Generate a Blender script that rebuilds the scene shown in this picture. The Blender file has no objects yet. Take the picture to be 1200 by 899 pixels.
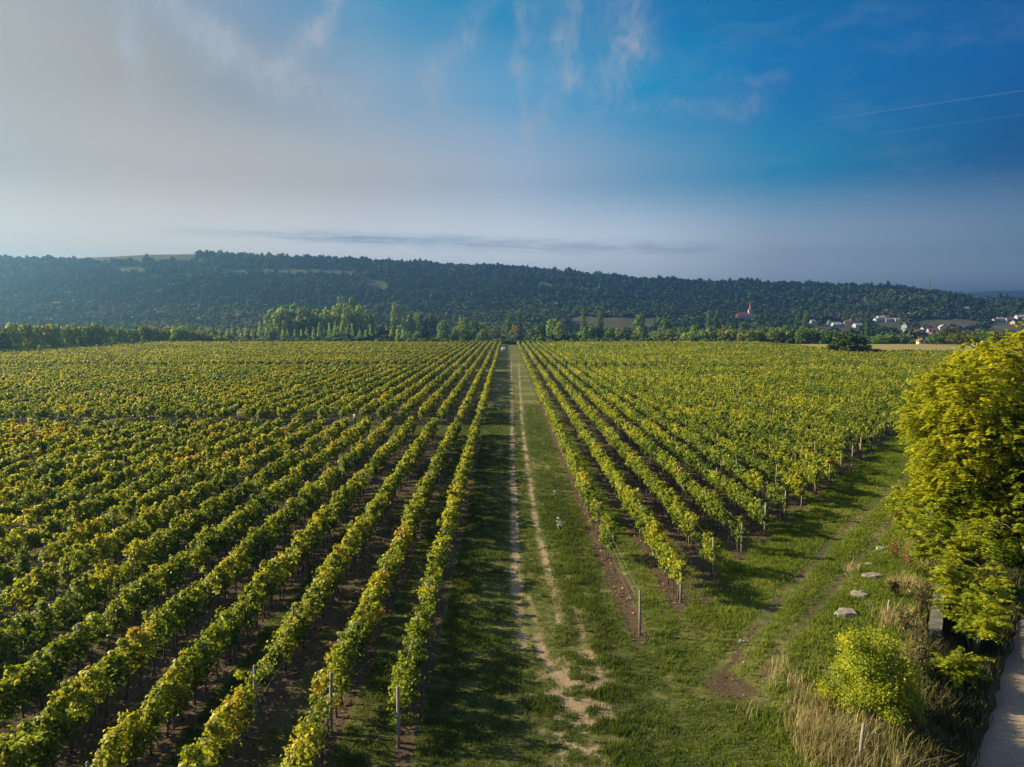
import bpy, bmesh, math, random
import numpy as np
from mathutils import Vector, Matrix

rnd = random.Random(7)
rng = np.random.default_rng(7)
R = math.radians
S = bpy.context.scene
COL = S.collection

# ------------------------------------------------------------------ camera
CAM_H, FPX, PITCH, YAW = 14.5, 870.0, 4.92, 0.40
HOR, VX = 374.6, 594.0            # pixel row of the horizon, pixel column where the vine rows meet
cam = bpy.data.cameras.new("camera")
cam.sensor_width = 36.0
cam.lens = FPX / 1200 * 36.0
cam.clip_start = 0.5
cam.clip_end = 120000
camo = bpy.data.objects.new("camera", cam)
camo.location = (0, 0, CAM_H)
camo.rotation_euler = (R(90 - PITCH), 0, R(-YAW))
COL.objects.link(camo)
S.camera = camo

# ------------------------------------------------------------------ exposure
S.view_settings.view_transform = 'Standard'
S.view_settings.look = 'None'
S.view_settings.gamma = 1.0
S.view_settings.exposure = 1.85
S.view_settings.use_curve_mapping = False
S.cycles.use_denoising = True
S.cycles.max_bounces = 6
S.cycles.diffuse_bounces = 3
S.cycles.glossy_bounces = 2
S.cycles.transmission_bounces = 4
S.cycles.transparent_max_bounces = 12
S.cycles.volume_bounces = 0
S.cycles.sample_clamp_indirect = 4.0

SUN_AZ, SUN_EL = -78.0, 23.5       # degrees; azimuth from the rows' direction, minus = to the left

# ------------------------------------------------------------------ projection helpers (pixels of the 1200 x 899 photograph <-> ground)
CP, SP = math.cos(R(PITCH)), math.sin(R(PITCH))
CY, SY = math.cos(R(YAW)), math.sin(R(YAW))
def ray(px, py):
    a, b = (px - 600) / FPX, (449.5 - py) / FPX
    f = CP + b * SP
    return (a * CY + f * SY, f * CY - a * SY, -SP + b * CP)
def at(px, py, z=0.0):
    d = ray(px, py); t = (z - CAM_H) / d[2]
    return (d[0] * t, d[1] * t)
def proj(X, Y, z):
    dz = z - CAM_H
    X, Y = X * CY - Y * SY, Y * CY + X * SY
    dep = Y * CP - dz * SP
    up = Y * SP + dz * CP
    return 600 + FPX * X / dep, 449.5 - FPX * up / dep
def azel(px, py):
    d = ray(px, py)
    return math.degrees(math.atan2(d[0], d[1])), math.degrees(math.atan2(d[2], math.hypot(d[0], d[1])))
def lin(c):
    return tuple(((x / 255) / 12.92 if x <= 10 else (((x / 255) + .055) / 1.055) ** 2.4) for x in c)

# ------------------------------------------------------------------ node helpers
class NT:
    def __init__(s, tree): s.t = tree; s.n = tree.nodes; s.l = tree.links
    def node(s, typ, **kw):
        n = s.n.new(typ)
        for k, v in kw.items(): setattr(n, k, v)
        return n
    def put(s, sock, v):
        if isinstance(v, bpy.types.NodeSocket): s.l.new(v, sock)
        elif v is not None:
            sock.default_value = v
    def m(s, op, a, b=None, c=None, clamp=False):
        n = s.node('ShaderNodeMath', operation=op, use_clamp=clamp)
        s.put(n.inputs[0], a)
        if b is not None: s.put(n.inputs[1], b)
        if c is not None: s.put(n.inputs[2], c)
        return n.outputs[0]
    def mix(s, f, a, b, mode='MIX'):
        n = s.node('ShaderNodeMix', data_type='RGBA', blend_type=mode)
        s.put(n.inputs[0], f)
        for i, v in ((6, a), (7, b)):
            if not isinstance(v, bpy.types.NodeSocket) and len(v) == 3: v = (*v, 1)
            s.put(n.inputs[i], v)
        return n.outputs[2]
    def noise(s, vec, scale, detail=3, rough=.55, dist=0, dim='3D'):
        n = s.node('ShaderNodeTexNoise', noise_dimensions=dim)
        if vec is not None: s.put(n.inputs['Vector'], vec)
        n.inputs['Scale'].default_value = scale; n.inputs['Detail'].default_value = detail
        n.inputs['Roughness'].default_value = rough; n.inputs['Distortion'].default_value = dist
        return n.outputs[0]
    def smooth(s, v, a, b, lo=0.0, hi=1.0):
        n = s.node('ShaderNodeMapRange', interpolation_type='SMOOTHSTEP')
        s.put(n.inputs[0], v)
        for i, x in enumerate((a, b, lo, hi)): n.inputs[i + 1].default_value = x
        return n.outputs[0]
    def ramp(s, f, stops):
        n = s.node('ShaderNodeValToRGB'); e = n.color_ramp.elements
        while len(e) < len(stops): e.new(.5)
        for i, (p, c) in enumerate(stops): e[i].position = p; e[i].color = (*c, 1)
        s.put(n.inputs[0], f)
        return n.outputs[0]
    def comb(s, x, y, z):
        n = s.node('ShaderNodeCombineXYZ')
        for i, v in enumerate((x, y, z)): s.put(n.inputs[i], v)
        return n.outputs[0]

# ------------------------------------------------------------------ world: Nishita sky with thin cirrus and a bright sunward side
world = bpy.data.worlds.new("World"); S.world = world
world.use_nodes = True
w = NT(world.node_tree); w.n.clear()
BG = 0.065
sky = w.node('ShaderNodeTexSky', sky_type='NISHITA')
sky.sun_disc = False
sky.sun_elevation = R(SUN_EL); sky.sun_rotation = R(SUN_AZ)
sky.altitude = 200; sky.air_density = 1.0; sky.dust_density = 2.0; sky.ozone_density = 2.0
tc = w.node('ShaderNodeTexCoord')
sep = w.node('ShaderNodeSeparateXYZ'); w.l.new(tc.outputs['Generated'], sep.inputs[0])
dx, dy, dz = sep.outputs
az = w.m('MULTIPLY', w.m('ARCTAN2', dx, dy), 57.29578)
el = w.m('MULTIPLY', w.m('ARCSINE', w.m('MINIMUM', w.m('MAXIMUM', dz, -1.0), 1.0)), 57.29578)
AZ0, AZ1 = -75.0, 75.0
azn = w.m('DIVIDE', w.m('SUBTRACT', az, AZ0), AZ1 - AZ0, clamp=True)
def azpos(px): return (math.degrees(math.atan((px - 600) / FPX)) + YAW - AZ0) / (AZ1 - AZ0)
EXPO = 2 ** S.view_settings.exposure
def skc(c): return tuple(v / BG / EXPO for v in lin(c))
PXS = (-500, 0, 150, 300, 450, 600, 750, 900, 1200, 1700)
SKY = {   # elevation (deg) : colours by azimuth, as read from the photograph
 -1.0: ((255,244,226),(255,244,226),(255,246,234),(255,250,244),(252,250,250),(250,252,255),(238,246,254),(214,228,240),(180,199,215),(170,190,206)),
 2.0: ((255,250,238),(255,250,238),(255,252,244),(255,254,252),(255,255,255),(255,255,255),(250,255,255),(208,222,234),(174,193,210),(161,182,204)),
 5.0: ((244,226,206),(244,228,210),(246,234,220),(250,242,236),(246,246,248),(246,252,255),(228,238,248),(176,192,206),(125,156,179),(107,140,170)),
 10.6: ((184,177,168),(184,177,168),(194,184,173),(194,189,181),(189,189,189),(171,188,207),(116,164,195),(29,139,182),(0,84,142),(0,70,126)),
 16.5: ((175,167,158),(173,166,158),(170,164,156),(150,158,168),(139,168,192),(97,163,204),(0,144,194),(0,116,179),(0,92,159),(0,76,141)),
 22.0: ((174,165,158),(172,164,158),(150,156,168),(124,151,180),(63,146,188),(10,136,185),(0,120,178),(0,108,168),(0,86,152),(0,70,132)),
 30.0: ((165,160,157),(158,158,162),(135,148,165),(96,140,174),(40,130,180),(0,112,172),(0,100,163),(0,90,151),(0,72,130),(0,60,110)),
}
prev = None
els = sorted(SKY)
for i, e in enumerate(els):
    rp = w.ramp(azn, [(azpos(p), tuple(min(1.0, v) for v in lin(c))) for p, c in zip(PXS, SKY[e])])
    prev = rp if prev is None else w.mix(w.smooth(el, els[i - 1], e) if i > 1 else w.m('DIVIDE', w.m('SUBTRACT', el, els[0]), els[1] - els[0], clamp=True), prev, rp)
pic = prev
# cirrus: curved wisps given as line segments in azimuth / elevation
p2 = w.comb(az, el, 0.0)
n1 = w.noise(p2, .35, 4, .6); n2 = w.noise(w.comb(w.m('ADD', az, 31.0), el, 5.0), .35, 4, .6)
wx = w.m('MULTIPLY_ADD', w.m('SUBTRACT', n1, .5), 2.6, az)
wy = w.m('MULTIPLY_ADD', w.m('SUBTRACT', n2, .5), 2.6, el)
fib = w.noise(w.comb(w.m('MULTIPLY', wx, 1.5), w.m('MULTIPLY', wy, .7), 2.0), 1.0, 6, .62)
wq = w.smooth(fib, .20, .75)
def seg(a, b, r, amp):
    (x0, y0), (x1, y1) = azel(*a), azel(*b)
    ux, uy = x1 - x0, y1 - y0; L2 = ux * ux + uy * uy
    px = w.m('SUBTRACT', wx, x0); py = w.m('SUBTRACT', wy, y0)
    t = w.m('DIVIDE', w.m('ADD', w.m('MULTIPLY', px, ux), w.m('MULTIPLY', py, uy)), L2, clamp=True)
    ex = w.m('SUBTRACT', px, w.m('MULTIPLY', t, ux)); ey = w.m('SUBTRACT', py, w.m('MULTIPLY', t, uy))
    d2 = w.m('ADD', w.m('MULTIPLY', ex, ex), w.m('MULTIPLY', ey, ey))
    rd = 1.35 * r / FPX * 57.3
    return w.m('MULTIPLY', w.m('EXPONENT', w.m('MULTIPLY', d2, -1 / (rd * rd))), amp)
segs = [((150,-20),(152,60),9,.8),((155,60),(163,115),11,.7),((190,-5),(255,55),13,1.0),((255,55),(330,95),15,1.0),((330,95),(410,125),14,.9),
        ((392,-10),(370,40),9,.9),((370,40),(332,78),10,.8),((575,-10),(545,45),12,.3),((545,45),(507,80),12,.35),((507,80),(508,135),11,.3),
        ((508,120),(560,165),16,.25),((618,5),(608,70),6,.4),((608,70),(617,150),6,.45),((617,150),(622,190),6,.4),((672,-10),(660,45),9,.35),
        ((660,45),(668,90),10,.45),((668,90),(636,145),9,.4),((745,-20),(742,50),16,.5),((742,50),(708,110),14,.45),((640,20),(645,80),26,.22),((700,20),(710,60),26,.20),
        ((740,122),(880,126),8,.22),((860,128),(900,124),9,.12),((878,97),(915,92),5,.22),((380,175),(520,165),22,.2),((560,150),(700,165),20,.18),((430,20),(440,110),22,.18)]
tot = None
for s_ in segs:
    v = seg(*s_); tot = v if tot is None else w.m('ADD', tot, v)
tot = w.m('MULTIPLY', tot, w.m('MULTIPLY_ADD', wq, .62, .10), clamp=True)
veil = w.m('MULTIPLY', w.smooth(w.noise(w.comb(w.m('MULTIPLY', wx, .5), w.m('MULTIPLY', wy, 1.6), 7.0), .35, 5, .6), .45, .75), .07)
tot = w.m('MINIMUM', w.m('ADD', tot, veil), .8)
pic = w.mix(tot, pic, lin((176, 181, 188)))
# low dark stratus band
def band(x0, x1, y0, y1, h, amp):
    (a0, e0), (a1, e1) = azel(x0, y0), azel(x1, y1)
    t = w.m('DIVIDE', w.m('SUBTRACT', az, a0), a1 - a0)
    ec = w.m('MULTIPLY_ADD', t, e1 - e0, e0)
    d = w.m('SUBTRACT', w.m('MULTIPLY_ADD', w.m('SUBTRACT', w.noise(w.comb(w.m('MULTIPLY', az, .35), w.m('MULTIPLY', el, 2.2), 3.0), 1.0, 5, .6), .5), 1.0, el), ec)
    hh = h / FPX * 57.3
    g = w.m('EXPONENT', w.m('MULTIPLY', w.m('MULTIPLY', d, d), -1 / (hh * hh)))
    ends = w.m('MULTIPLY', w.smooth(t, 0, .22), w.smooth(t, .86, 1.0, 1.0, 0.0))
    return w.m('MULTIPLY', w.m('MULTIPLY', g, ends), amp)
bd = w.m('ADD', band(140, 640, 268, 280, 4, .3), band(280, 880, 272, 292, 7, .6))
bd = w.m('ADD', bd, band(880, 1130, 292, 297, 3, .35))
bd = w.m('MULTIPLY', bd, w.m('MULTIPLY_ADD', w.smooth(w.noise(w.comb(w.m('MULTIPLY', az, .3), w.m('MULTIPLY', el, 3.0), 9.0), 1.0, 5, .6), .35, .6), .6, .4), clamp=True)
pic = w.mix(bd, pic, lin((152, 168, 190)))
sc_ = w.node('ShaderNodeVectorMath', operation='SCALE'); w.l.new(pic, sc_.inputs[0]); sc_.inputs['Scale'].default_value = 1 / BG / EXPO
infront = w.m('MULTIPLY', w.smooth(dy, .0, .35), w.smooth(el, 26.0, 48.0, 1.0, 0.0))
final = w.mix(w.m('MULTIPLY', infront, .995), sky.outputs[0], sc_.outputs[0])
bg = w.node('ShaderNodeBackground'); w.l.new(final, bg.inputs[0]); bg.inputs[1].default_value = BG
wo = w.node('ShaderNodeOutputWorld'); w.l.new(bg.outputs[0], wo.inputs[0])
world.cycles.sampling_method = 'MANUAL'; world.cycles.sample_map_resolution = 512

# ------------------------------------------------------------------ sun
sun = bpy.data.lights.new("sun", 'SUN'); sun.energy = 5.0; sun.angle = R(.55); sun.color = (1.0, .84, .48)
suno = bpy.data.objects.new("sun", sun); COL.objects.link(suno)
sdir = Vector((math.sin(R(SUN_AZ)) * math.cos(R(SUN_EL)), math.cos(R(SUN_AZ)) * math.cos(R(SUN_EL)), math.sin(R(SUN_EL))))
suno.rotation_euler = sdir.to_track_quat('Z', 'Y').to_euler()
suno.location = (-60, 20, 60)

# ------------------------------------------------------------------ materials
def new_mat(name):
    m = bpy.data.materials.new(name); m.use_nodes = True
    t = NT(m.node_tree); t.n.clear()
    out = t.node('ShaderNodeOutputMaterial')
    return m, t, out
def prin(t, col, rough=.8, spec=.3, normal=None, metal=0.0):
    p = t.node('ShaderNodeBsdfPrincipled')
    t.put(p.inputs['Base Color'], (*col, 1) if isinstance(col, tuple) and len(col) == 3 else col)
    t.put(p.inputs['Roughness'], rough); p.inputs['Specular IOR Level'].default_value = spec
    p.inputs['Metallic'].default_value = metal
    if normal is not None: t.put(p.inputs['Normal'], normal)
    return p.outputs[0]
def bump(t, h, strength=.5, dist=.05):
    b = t.node('ShaderNodeBump'); t.put(b.inputs['Height'], h)
    b.inputs['Strength'].default_value = strength; b.inputs['Distance'].default_value = dist
    return b.outputs[0]
def simple(name, col, rough=.75, var=.25, scale=6.0, spec=.3, metal=0.0):
    m, t, out = new_mat(name)
    tcn = t.node('ShaderNodeTexCoord')
    n = t.noise(tcn.outputs['Object'], scale, 5, .6)
    f = t.smooth(n, .3, .7)
    a = tuple(c * (1 - var) for c in col); b = tuple(min(1, c * (1 + var)) for c in col)
    c = t.mix(f, a, b)
    t.l.new(prin(t, c, rough, spec, bump(t, n, .3, .01), metal), out.inputs[0])
    return m
def leaf_mat(name, stops, transl=.35, rough=.55, spec=.35, objcol=False):
    m, t, out = new_mat(name)
    a = t.node('ShaderNodeAttribute', attribute_name='tint')
    c = t.ramp(a.outputs['Fac'], stops)
    if objcol:
        oi = t.node('ShaderNodeObjectInfo')
        c = t.mix(1.0, c, oi.outputs['Color'], 'MULTIPLY')
    p = prin(t, c, rough, spec)
    tr = t.node('ShaderNodeBsdfTranslucent')
    tcx = t.mix(.5, c, (1, .95, .3), 'MULTIPLY')
    t.l.new(t.mix(1.0, tcx, (1.5, 1.5, 1.2), 'MULTIPLY'), tr.inputs[0])
    mx = t.node('ShaderNodeMixShader'); mx.inputs[0].default_value = transl
    t.l.new(p, mx.inputs[1]); t.l.new(tr.outputs[0], mx.inputs[2])
    t.l.new(mx.outputs[0], out.inputs[0])
    return m

M = {}
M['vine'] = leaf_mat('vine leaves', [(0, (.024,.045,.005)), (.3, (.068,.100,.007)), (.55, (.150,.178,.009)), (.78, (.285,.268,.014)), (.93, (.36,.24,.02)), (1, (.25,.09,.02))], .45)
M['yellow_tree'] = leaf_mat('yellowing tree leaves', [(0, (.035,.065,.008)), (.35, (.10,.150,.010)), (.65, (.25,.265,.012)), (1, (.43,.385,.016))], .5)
M['wood_far'] = leaf_mat('far tree leaves', [(0, (.007,.016,.009)), (.35, (.014,.030,.013)), (.6, (.027,.048,.016)), (.85, (.055,.072,.025)), (1, (.085,.085,.032))], .15, .8, .1)
M['tree'] = leaf_mat('tree leaves', [(0, (.035,.055,.015)), (.4, (.060,.095,.020)), (.7, (.10,.135,.028)), (.9, (.15,.15,.035)), (1, (.17,.11,.04))], .25, .7, .2, objcol=True)
M['grass'] = leaf_mat('grass blades', [(0, (.034,.045,.010)), (.35, (.058,.082,.012)), (.65, (.115,.155,.012)), (.88, (.20,.18,.05)), (1, (.32,.24,.11))], .35, .7, .15)
M['dry'] = leaf_mat('dry grass stalks', [(0, (.08,.09,.035)), (.4, (.18,.15,.07)), (.8, (.34,.27,.15)), (1, (.46,.38,.24))], .3, .8, .1)
M['litter'] = leaf_mat('fallen leaves', [(0, (.06,.035,.018)), (.5, (.16,.08,.035)), (1, (.30,.20,.08))], .1, .8, .2)
M['bark'] = simple('bark', (.055,.042,.032), .9, .4, 9)
M['bark_grey'] = simple('grey bark', (.11,.09,.07), .9, .4, 5)
M['post'] = simple('weathered wood', (.17,.145,.12), .85, .35, 14)
M['wire'] = simple('galvanised wire', (.25,.25,.25), .5, .1, 5, .5, .6)
M['stone'] = simple('limestone', (.16,.14,.12), .9, .3, 2.5)
M['wall_stone'] = simple('wall stone', (.085,.078,.07), .95, .4, 2.0)
M['white_paint'] = simple('white car paint', (.78,.79,.80), .3, .03, 3, .5)
M['glass'] = simple('dark glass', (.02,.025,.03), .1, .1, 3, .6)
M['rubber'] = simple('tyre rubber', (.02,.02,.02), .8, .1, 8)
M['rim'] = simple('wheel metal', (.4,.4,.42), .4, .1, 8, .5, .7)
M['tail'] = simple('red lamp lens', (.5,.02,.02), .3, .1, 8)
M['headlamp'] = simple('clear lamp lens', (.6,.6,.6), .2, .1, 8)
M['plate'] = simple('white number plate', (.7,.7,.68), .5, .05, 8)
M['plaster_white'] = simple('white plaster', (.31,.32,.335), .9, .08, .6)
M['plaster_cream'] = simple('cream plaster', (.40,.33,.23), .9, .1, .6)
M['plaster_grey'] = simple('grey plaster', (.26,.27,.28), .9, .12, .6)
M['plaster_blue'] = simple('pale blue plaster', (.30,.38,.46), .9, .1, .6)
M['roof_red'] = simple('red tiles', (.10,.045,.04), .8, .25, 1.5)
M['roof_church'] = simple('church roof tiles', (.19,.04,.038), .75, .2, 1.0)
M['roof_brown'] = simple('brown tiles', (.16,.085,.06), .85, .25, 1.5)
M['roof_pale'] = simple('pale sheet roof', (.30,.31,.33), .6, .08, 1.0)
M['pane'] = simple('window pane', (.03,.035,.045), .15, .1, 2, .5)
M['metal'] = simple('mast steel', (.20,.19,.19), .5, .15, 2, .5, .5)
M['skin'] = simple('skin', (.45,.26,.18), .6, .05, 20)
M['denim'] = simple('blue jacket cloth', (.022,.055,.13), .9, .2, 20)
M['trouser'] = simple('dark trouser cloth', (.04,.045,.05), .9, .2, 20)
M['straw'] = simple('pale hat cloth', (.72,.66,.42), .8, .1, 25)
M['hair'] = simple('dark hair', (.03,.02,.015), .8, .2, 25)
M['flower'] = simple('pale flower heads', (.34,.35,.28), .8, .1, 10)

# ------------------------------------------------------------------ object helpers
def tag(o, label=None, cat=None, group=None, kind=None):
    if label: o['label'] = label
    if cat: o['category'] = cat
    if group: o['group'] = group
    if kind: o['kind'] = kind
    return o
def empty(name, loc=(0, 0, 0), rz=0.0):
    o = bpy.data.objects.new(name, None); o.location = loc; o.rotation_euler = (0, 0, rz)
    o.empty_display_size = .2
    COL.objects.link(o); return o
def link(name, me, mat=None, parent=None, loc=(0, 0, 0), rz=0.0):
    o = bpy.data.objects.new(name, me); COL.objects.link(o)
    if mat is not None and not me.materials: me.materials.append(mat)
    o.location = loc; o.rotation_euler = (0, 0, rz)
    if parent is not None: o.parent = parent
    return o
def np_mesh(name, verts, faces, mat=None, tint=None, smooth=False, attrs=None):
    """verts (N,3); faces (M,k) of one size."""
    me = bpy.data.meshes.new(name)
    verts = np.asarray(verts, np.float32); faces = np.asarray(faces, np.int32)
    nf, k = faces.shape
    me.vertices.add(len(verts)); me.vertices.foreach_set('co', verts.ravel())
    me.loops.add(nf * k); me.loops.foreach_set('vertex_index', faces.ravel())
    me.polygons.add(nf)
    me.polygons.foreach_set('loop_start', np.arange(0, nf * k, k, dtype=np.int32))
    me.polygons.foreach_set('loop_total', np.full(nf, k, np.int32))
    if smooth: me.polygons.foreach_set('use_smooth', np.ones(nf, bool))
    A = dict(attrs or {})
    if tint is not None: A['tint'] = tint
    for kk, v in A.items():
        a = me.attributes.new(kk, 'FLOAT', 'POINT'); a.data.foreach_set('value', np.asarray(v, np.float32))
    me.update(calc_edges=True)
    if mat is not None: me.materials.append(mat)
    return me
class MB:
    """collects shapes into one mesh"""
    def __init__(s): s.v = []; s.f = []
    def add(s, vs, fs):
        b = len(s.v); s.v += [tuple(v) for v in vs]; s.f += [tuple(i + b for i in f) for f in fs]; return s
    def box(s, c, d, rz=0.0, taper=1.0):
        x, y, z = [k / 2 for k in d]; ca, sa = math.cos(rz), math.sin(rz); vs = []
        for zz, k in ((-z, 1), (z, taper)):
            for a, b in ((-x, -y), (x, -y), (x, y), (-x, y)):
                a, b = a * k, b * k
                vs.append((c[0] + a * ca - b * sa, c[1] + a * sa + b * ca, c[2] + zz))
        return s.add(vs, [(0,3,2,1),(4,5,6,7),(0,1,5,4),(1,2,6,5),(2,3,7,6),(3,0,4,7)])
    def tube(s, pts, rad, n=7):
        pts = [Vector(p) for p in pts]; rings = []
        if not hasattr(rad, '__len__'): rad = [rad] * len(pts)
        base = len(s.v)
        for i, p in enumerate(pts):
            d = (pts[min(i + 1, len(pts) - 1)] - pts[max(i - 1, 0)]).normalized()
            a = d.orthogonal().normalized() if abs(d.z) < .95 else Vector((1, 0, 0)) - d * d.x
            a.normalize(); b = d.cross(a)
            for k in range(n):
                t = 2 * math.pi * k / n
                s.v.append(tuple(p + (a * math.cos(t) + b * math.sin(t)) * rad[i]))
        for i in range(len(pts) - 1):
            for k in range(n):
                k2 = (k + 1) % n
                s.f.append((base + i * n + k, base + i * n + k2, base + (i + 1) * n + k2, base + (i + 1) * n + k))
        s.f.append(tuple(base + k for k in reversed(range(n))))
        s.f.append(tuple(base + (len(pts) - 1) * n + k for k in range(n)))
        return s
    def mesh(s, name, mat=None, smooth=False):
        me = bpy.data.meshes.new(name); me.from_pydata(s.v, [], s.f); me.update()
        bm = bmesh.new(); bm.from_mesh(me); bmesh.ops.recalc_face_normals(bm, faces=bm.faces); bm.to_mesh(me); bm.free()
        if smooth:
            for p in me.polygons: p.use_smooth = True
        if mat: me.materials.append(mat)
        return me
    def build(s, name, mat, parent=None, loc=(0, 0, 0), rz=0.0, smooth=False):
        return link(name, s.mesh(name, mat, smooth), None, parent, loc, rz)
def unit(v):
    return v / np.maximum(np.linalg.norm(v, axis=1, keepdims=True), 1e-6)
def leaves(P, size, nrm, aspect=1.0, fold=.18, axis=None):
    """one bent four-cornered leaf at each point; nrm = preferred facing"""
    n = len(P); nrm = unit(nrm)
    a = rng.normal(size=(n, 3)) if axis is None else axis
    u = unit(a - nrm * np.sum(a * nrm, 1, keepdims=True)); v = np.cross(nrm, u)
    s = np.asarray(size).reshape(-1, 1)
    q = np.empty((n, 4, 3), np.float32)
    q[:, 0] = P + u * s * .55 - nrm * s * fold
    q[:, 1] = P + v * s * .5 * aspect + nrm * s * fold * .5
    q[:, 2] = P - u * s * .55
    q[:, 3] = P - v * s * .5 * aspect + nrm * s * fold
    return q.reshape(-1, 3), np.arange(n * 4, dtype=np.int32).reshape(n, 4)
def sm(x, a, b):
    t = np.clip((x - a) / (b - a), 0, 1); return t * t * (3 - 2 * t)
_ng = rng.random((256, 256))
def vnoise(x, y, s=1.0, o=0):
    x = np.asarray(x) / s + 37.1 * o; y = np.asarray(y) / s + 11.7 * o
    i, j = np.floor(x).astype(int), np.floor(y).astype(int); fx, fy = x - i, y - j
    fx, fy = fx * fx * (3 - 2 * fx), fy * fy * (3 - 2 * fy)
    g = lambda a, b: _ng[a % 256, b % 256]
    return (g(i, j) * (1 - fx) + g(i + 1, j) * fx) * (1 - fy) + (g(i, j + 1) * (1 - fx) + g(i + 1, j + 1) * fx) * fy
def fbm(x, y, s=1.0, o=0, k=3):
    r, a, t = 0, 1.0, 0
    for i in range(k): r = r + vnoise(x, y, s / 2 ** i, o + i * 3) * a; t += a; a *= .55
    return r / t

# ------------------------------------------------------------------ terrain
def bank(Y): return 11.7 + (Y - 23.3) * .60           # edge of the headland grass
def road_l(Y): return 16.4 + (Y - 24.8) * .82       # left edge of the gravel road
ROAD_Z = -1.2
def ground_z(X, Y):
    X = np.asarray(X, float); Y = np.asarray(Y, float)
    z = -7.0 * sm(Y, 434, 560)
    drop = sm(X - bank(Y), .8, 4.2) * (1 - sm(Y, 62, 95)) * (1 - sm(X - road_l(Y), 5.0, 9.0))
    z = z + ROAD_Z * drop
    near = (1 - sm(Y, 60, 120))
    z = z + near * (fbm(X, Y, 2.2, 1) - .5) * .10 * (1 - drop)
    return z
RX = np.array([-1400, -300, 0, 60, 180, 240, 300, 380, 500, 600, 700, 760, 870, 950, 1060, 1100, 1140, 1200, 1500, 2400])
RY = np.array([312, 308, 307, 306, 300, 299, 303, 306, 312, 316, 325, 331, 334, 336, 340, 346, 352, 355, 352, 345])
def hill_z(X, Y):
    X = np.asarray(X, float); Y = np.asarray(Y, float)
    px = VX + FPX * X / 1500
    zr = CAM_H + (HOR - np.interp(px, RX, RY)) / FPX * 1500
    t = np.clip((Y - 830) / 670, 0, 1)
    s = t ** 1.45 * (1 - .12 * np.sin(t * math.pi))
    z = -9.0 + (zr + 9.0) * s
    z = z + (fbm(X, Y, 220, 4) - .5) * 34 * np.sin(np.clip(t, 0, 1) * math.pi)
    z = z - np.clip(Y - 1500, 0, None) * .02
    return z
def terrain(X, Y): return np.maximum(ground_z(X, Y), hill_z(X, Y))
def hit(px, py, lo=450, hi=1500):
    """where the line of sight through a pixel meets the land beyond the field"""
    d = ray(px, py)
    ys = np.arange(lo, hi, 2.0); t = ys / d[1]
    dz_ = CAM_H + d[2] * t - terrain(d[0] * t, ys)
    k = int(np.argmax(dz_ < 0)) if (dz_ < 0).any() else len(ys) - 1
    return d[0] * t[k], ys[k], float(terrain(d[0] * t[k], ys[k]))

ROWS_SP = 2.8
LX0, RX0 = -3.73, 6.12
def right_start(X): return 33.0 + 1.40 * (X - 6.12)          # slanting ends of the right block
def poly_d(X, Y, pts):
    d = np.full(np.shape(X), 1e9)
    for (x0, y0), (x1, y1) in zip(pts[:-1], pts[1:]):
        ux, uy = x1 - x0, y1 - y0
        t = np.clip(((X - x0) * ux + (Y - y0) * uy) / (ux * ux + uy * uy), 0, 1)
        d = np.minimum(d, np.hypot(X - x0 - t * ux, Y - y0 - t * uy))
    return d
def gp(*pp): return [at(*p) for p in pp]
RUT1 = gp((599, 412), (600, 500), (602, 589), (605, 686), (609, 722), (612, 760))
RUT2 = gp((607, 412), (612, 500), (627, 611), (639, 660), (650, 700), (655, 730))
RUT4 = gp((620, 700), (627, 735), (636, 768), (652, 790), (664, 806))
RUT3 = gp((676, 715), (684, 757), (708, 797))
HEAD1 = gp((840, 800), (867, 760), (915, 700), (985, 625), (1066, 555))
HEAD2 = gp((880, 820), (925, 745), (985, 680), (1068, 582))
PATCH = [(at(852, 803), 1.1, .9), (at(850, 692), .8, .5), (at(835, 745), .9, .35), (at(820, 700), .9, .5), (at(800, 745), .6, .4), (at(868, 773), .7, .4)]
CROSS = [(93, 102), (208, 217), (345, 352)]
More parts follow.
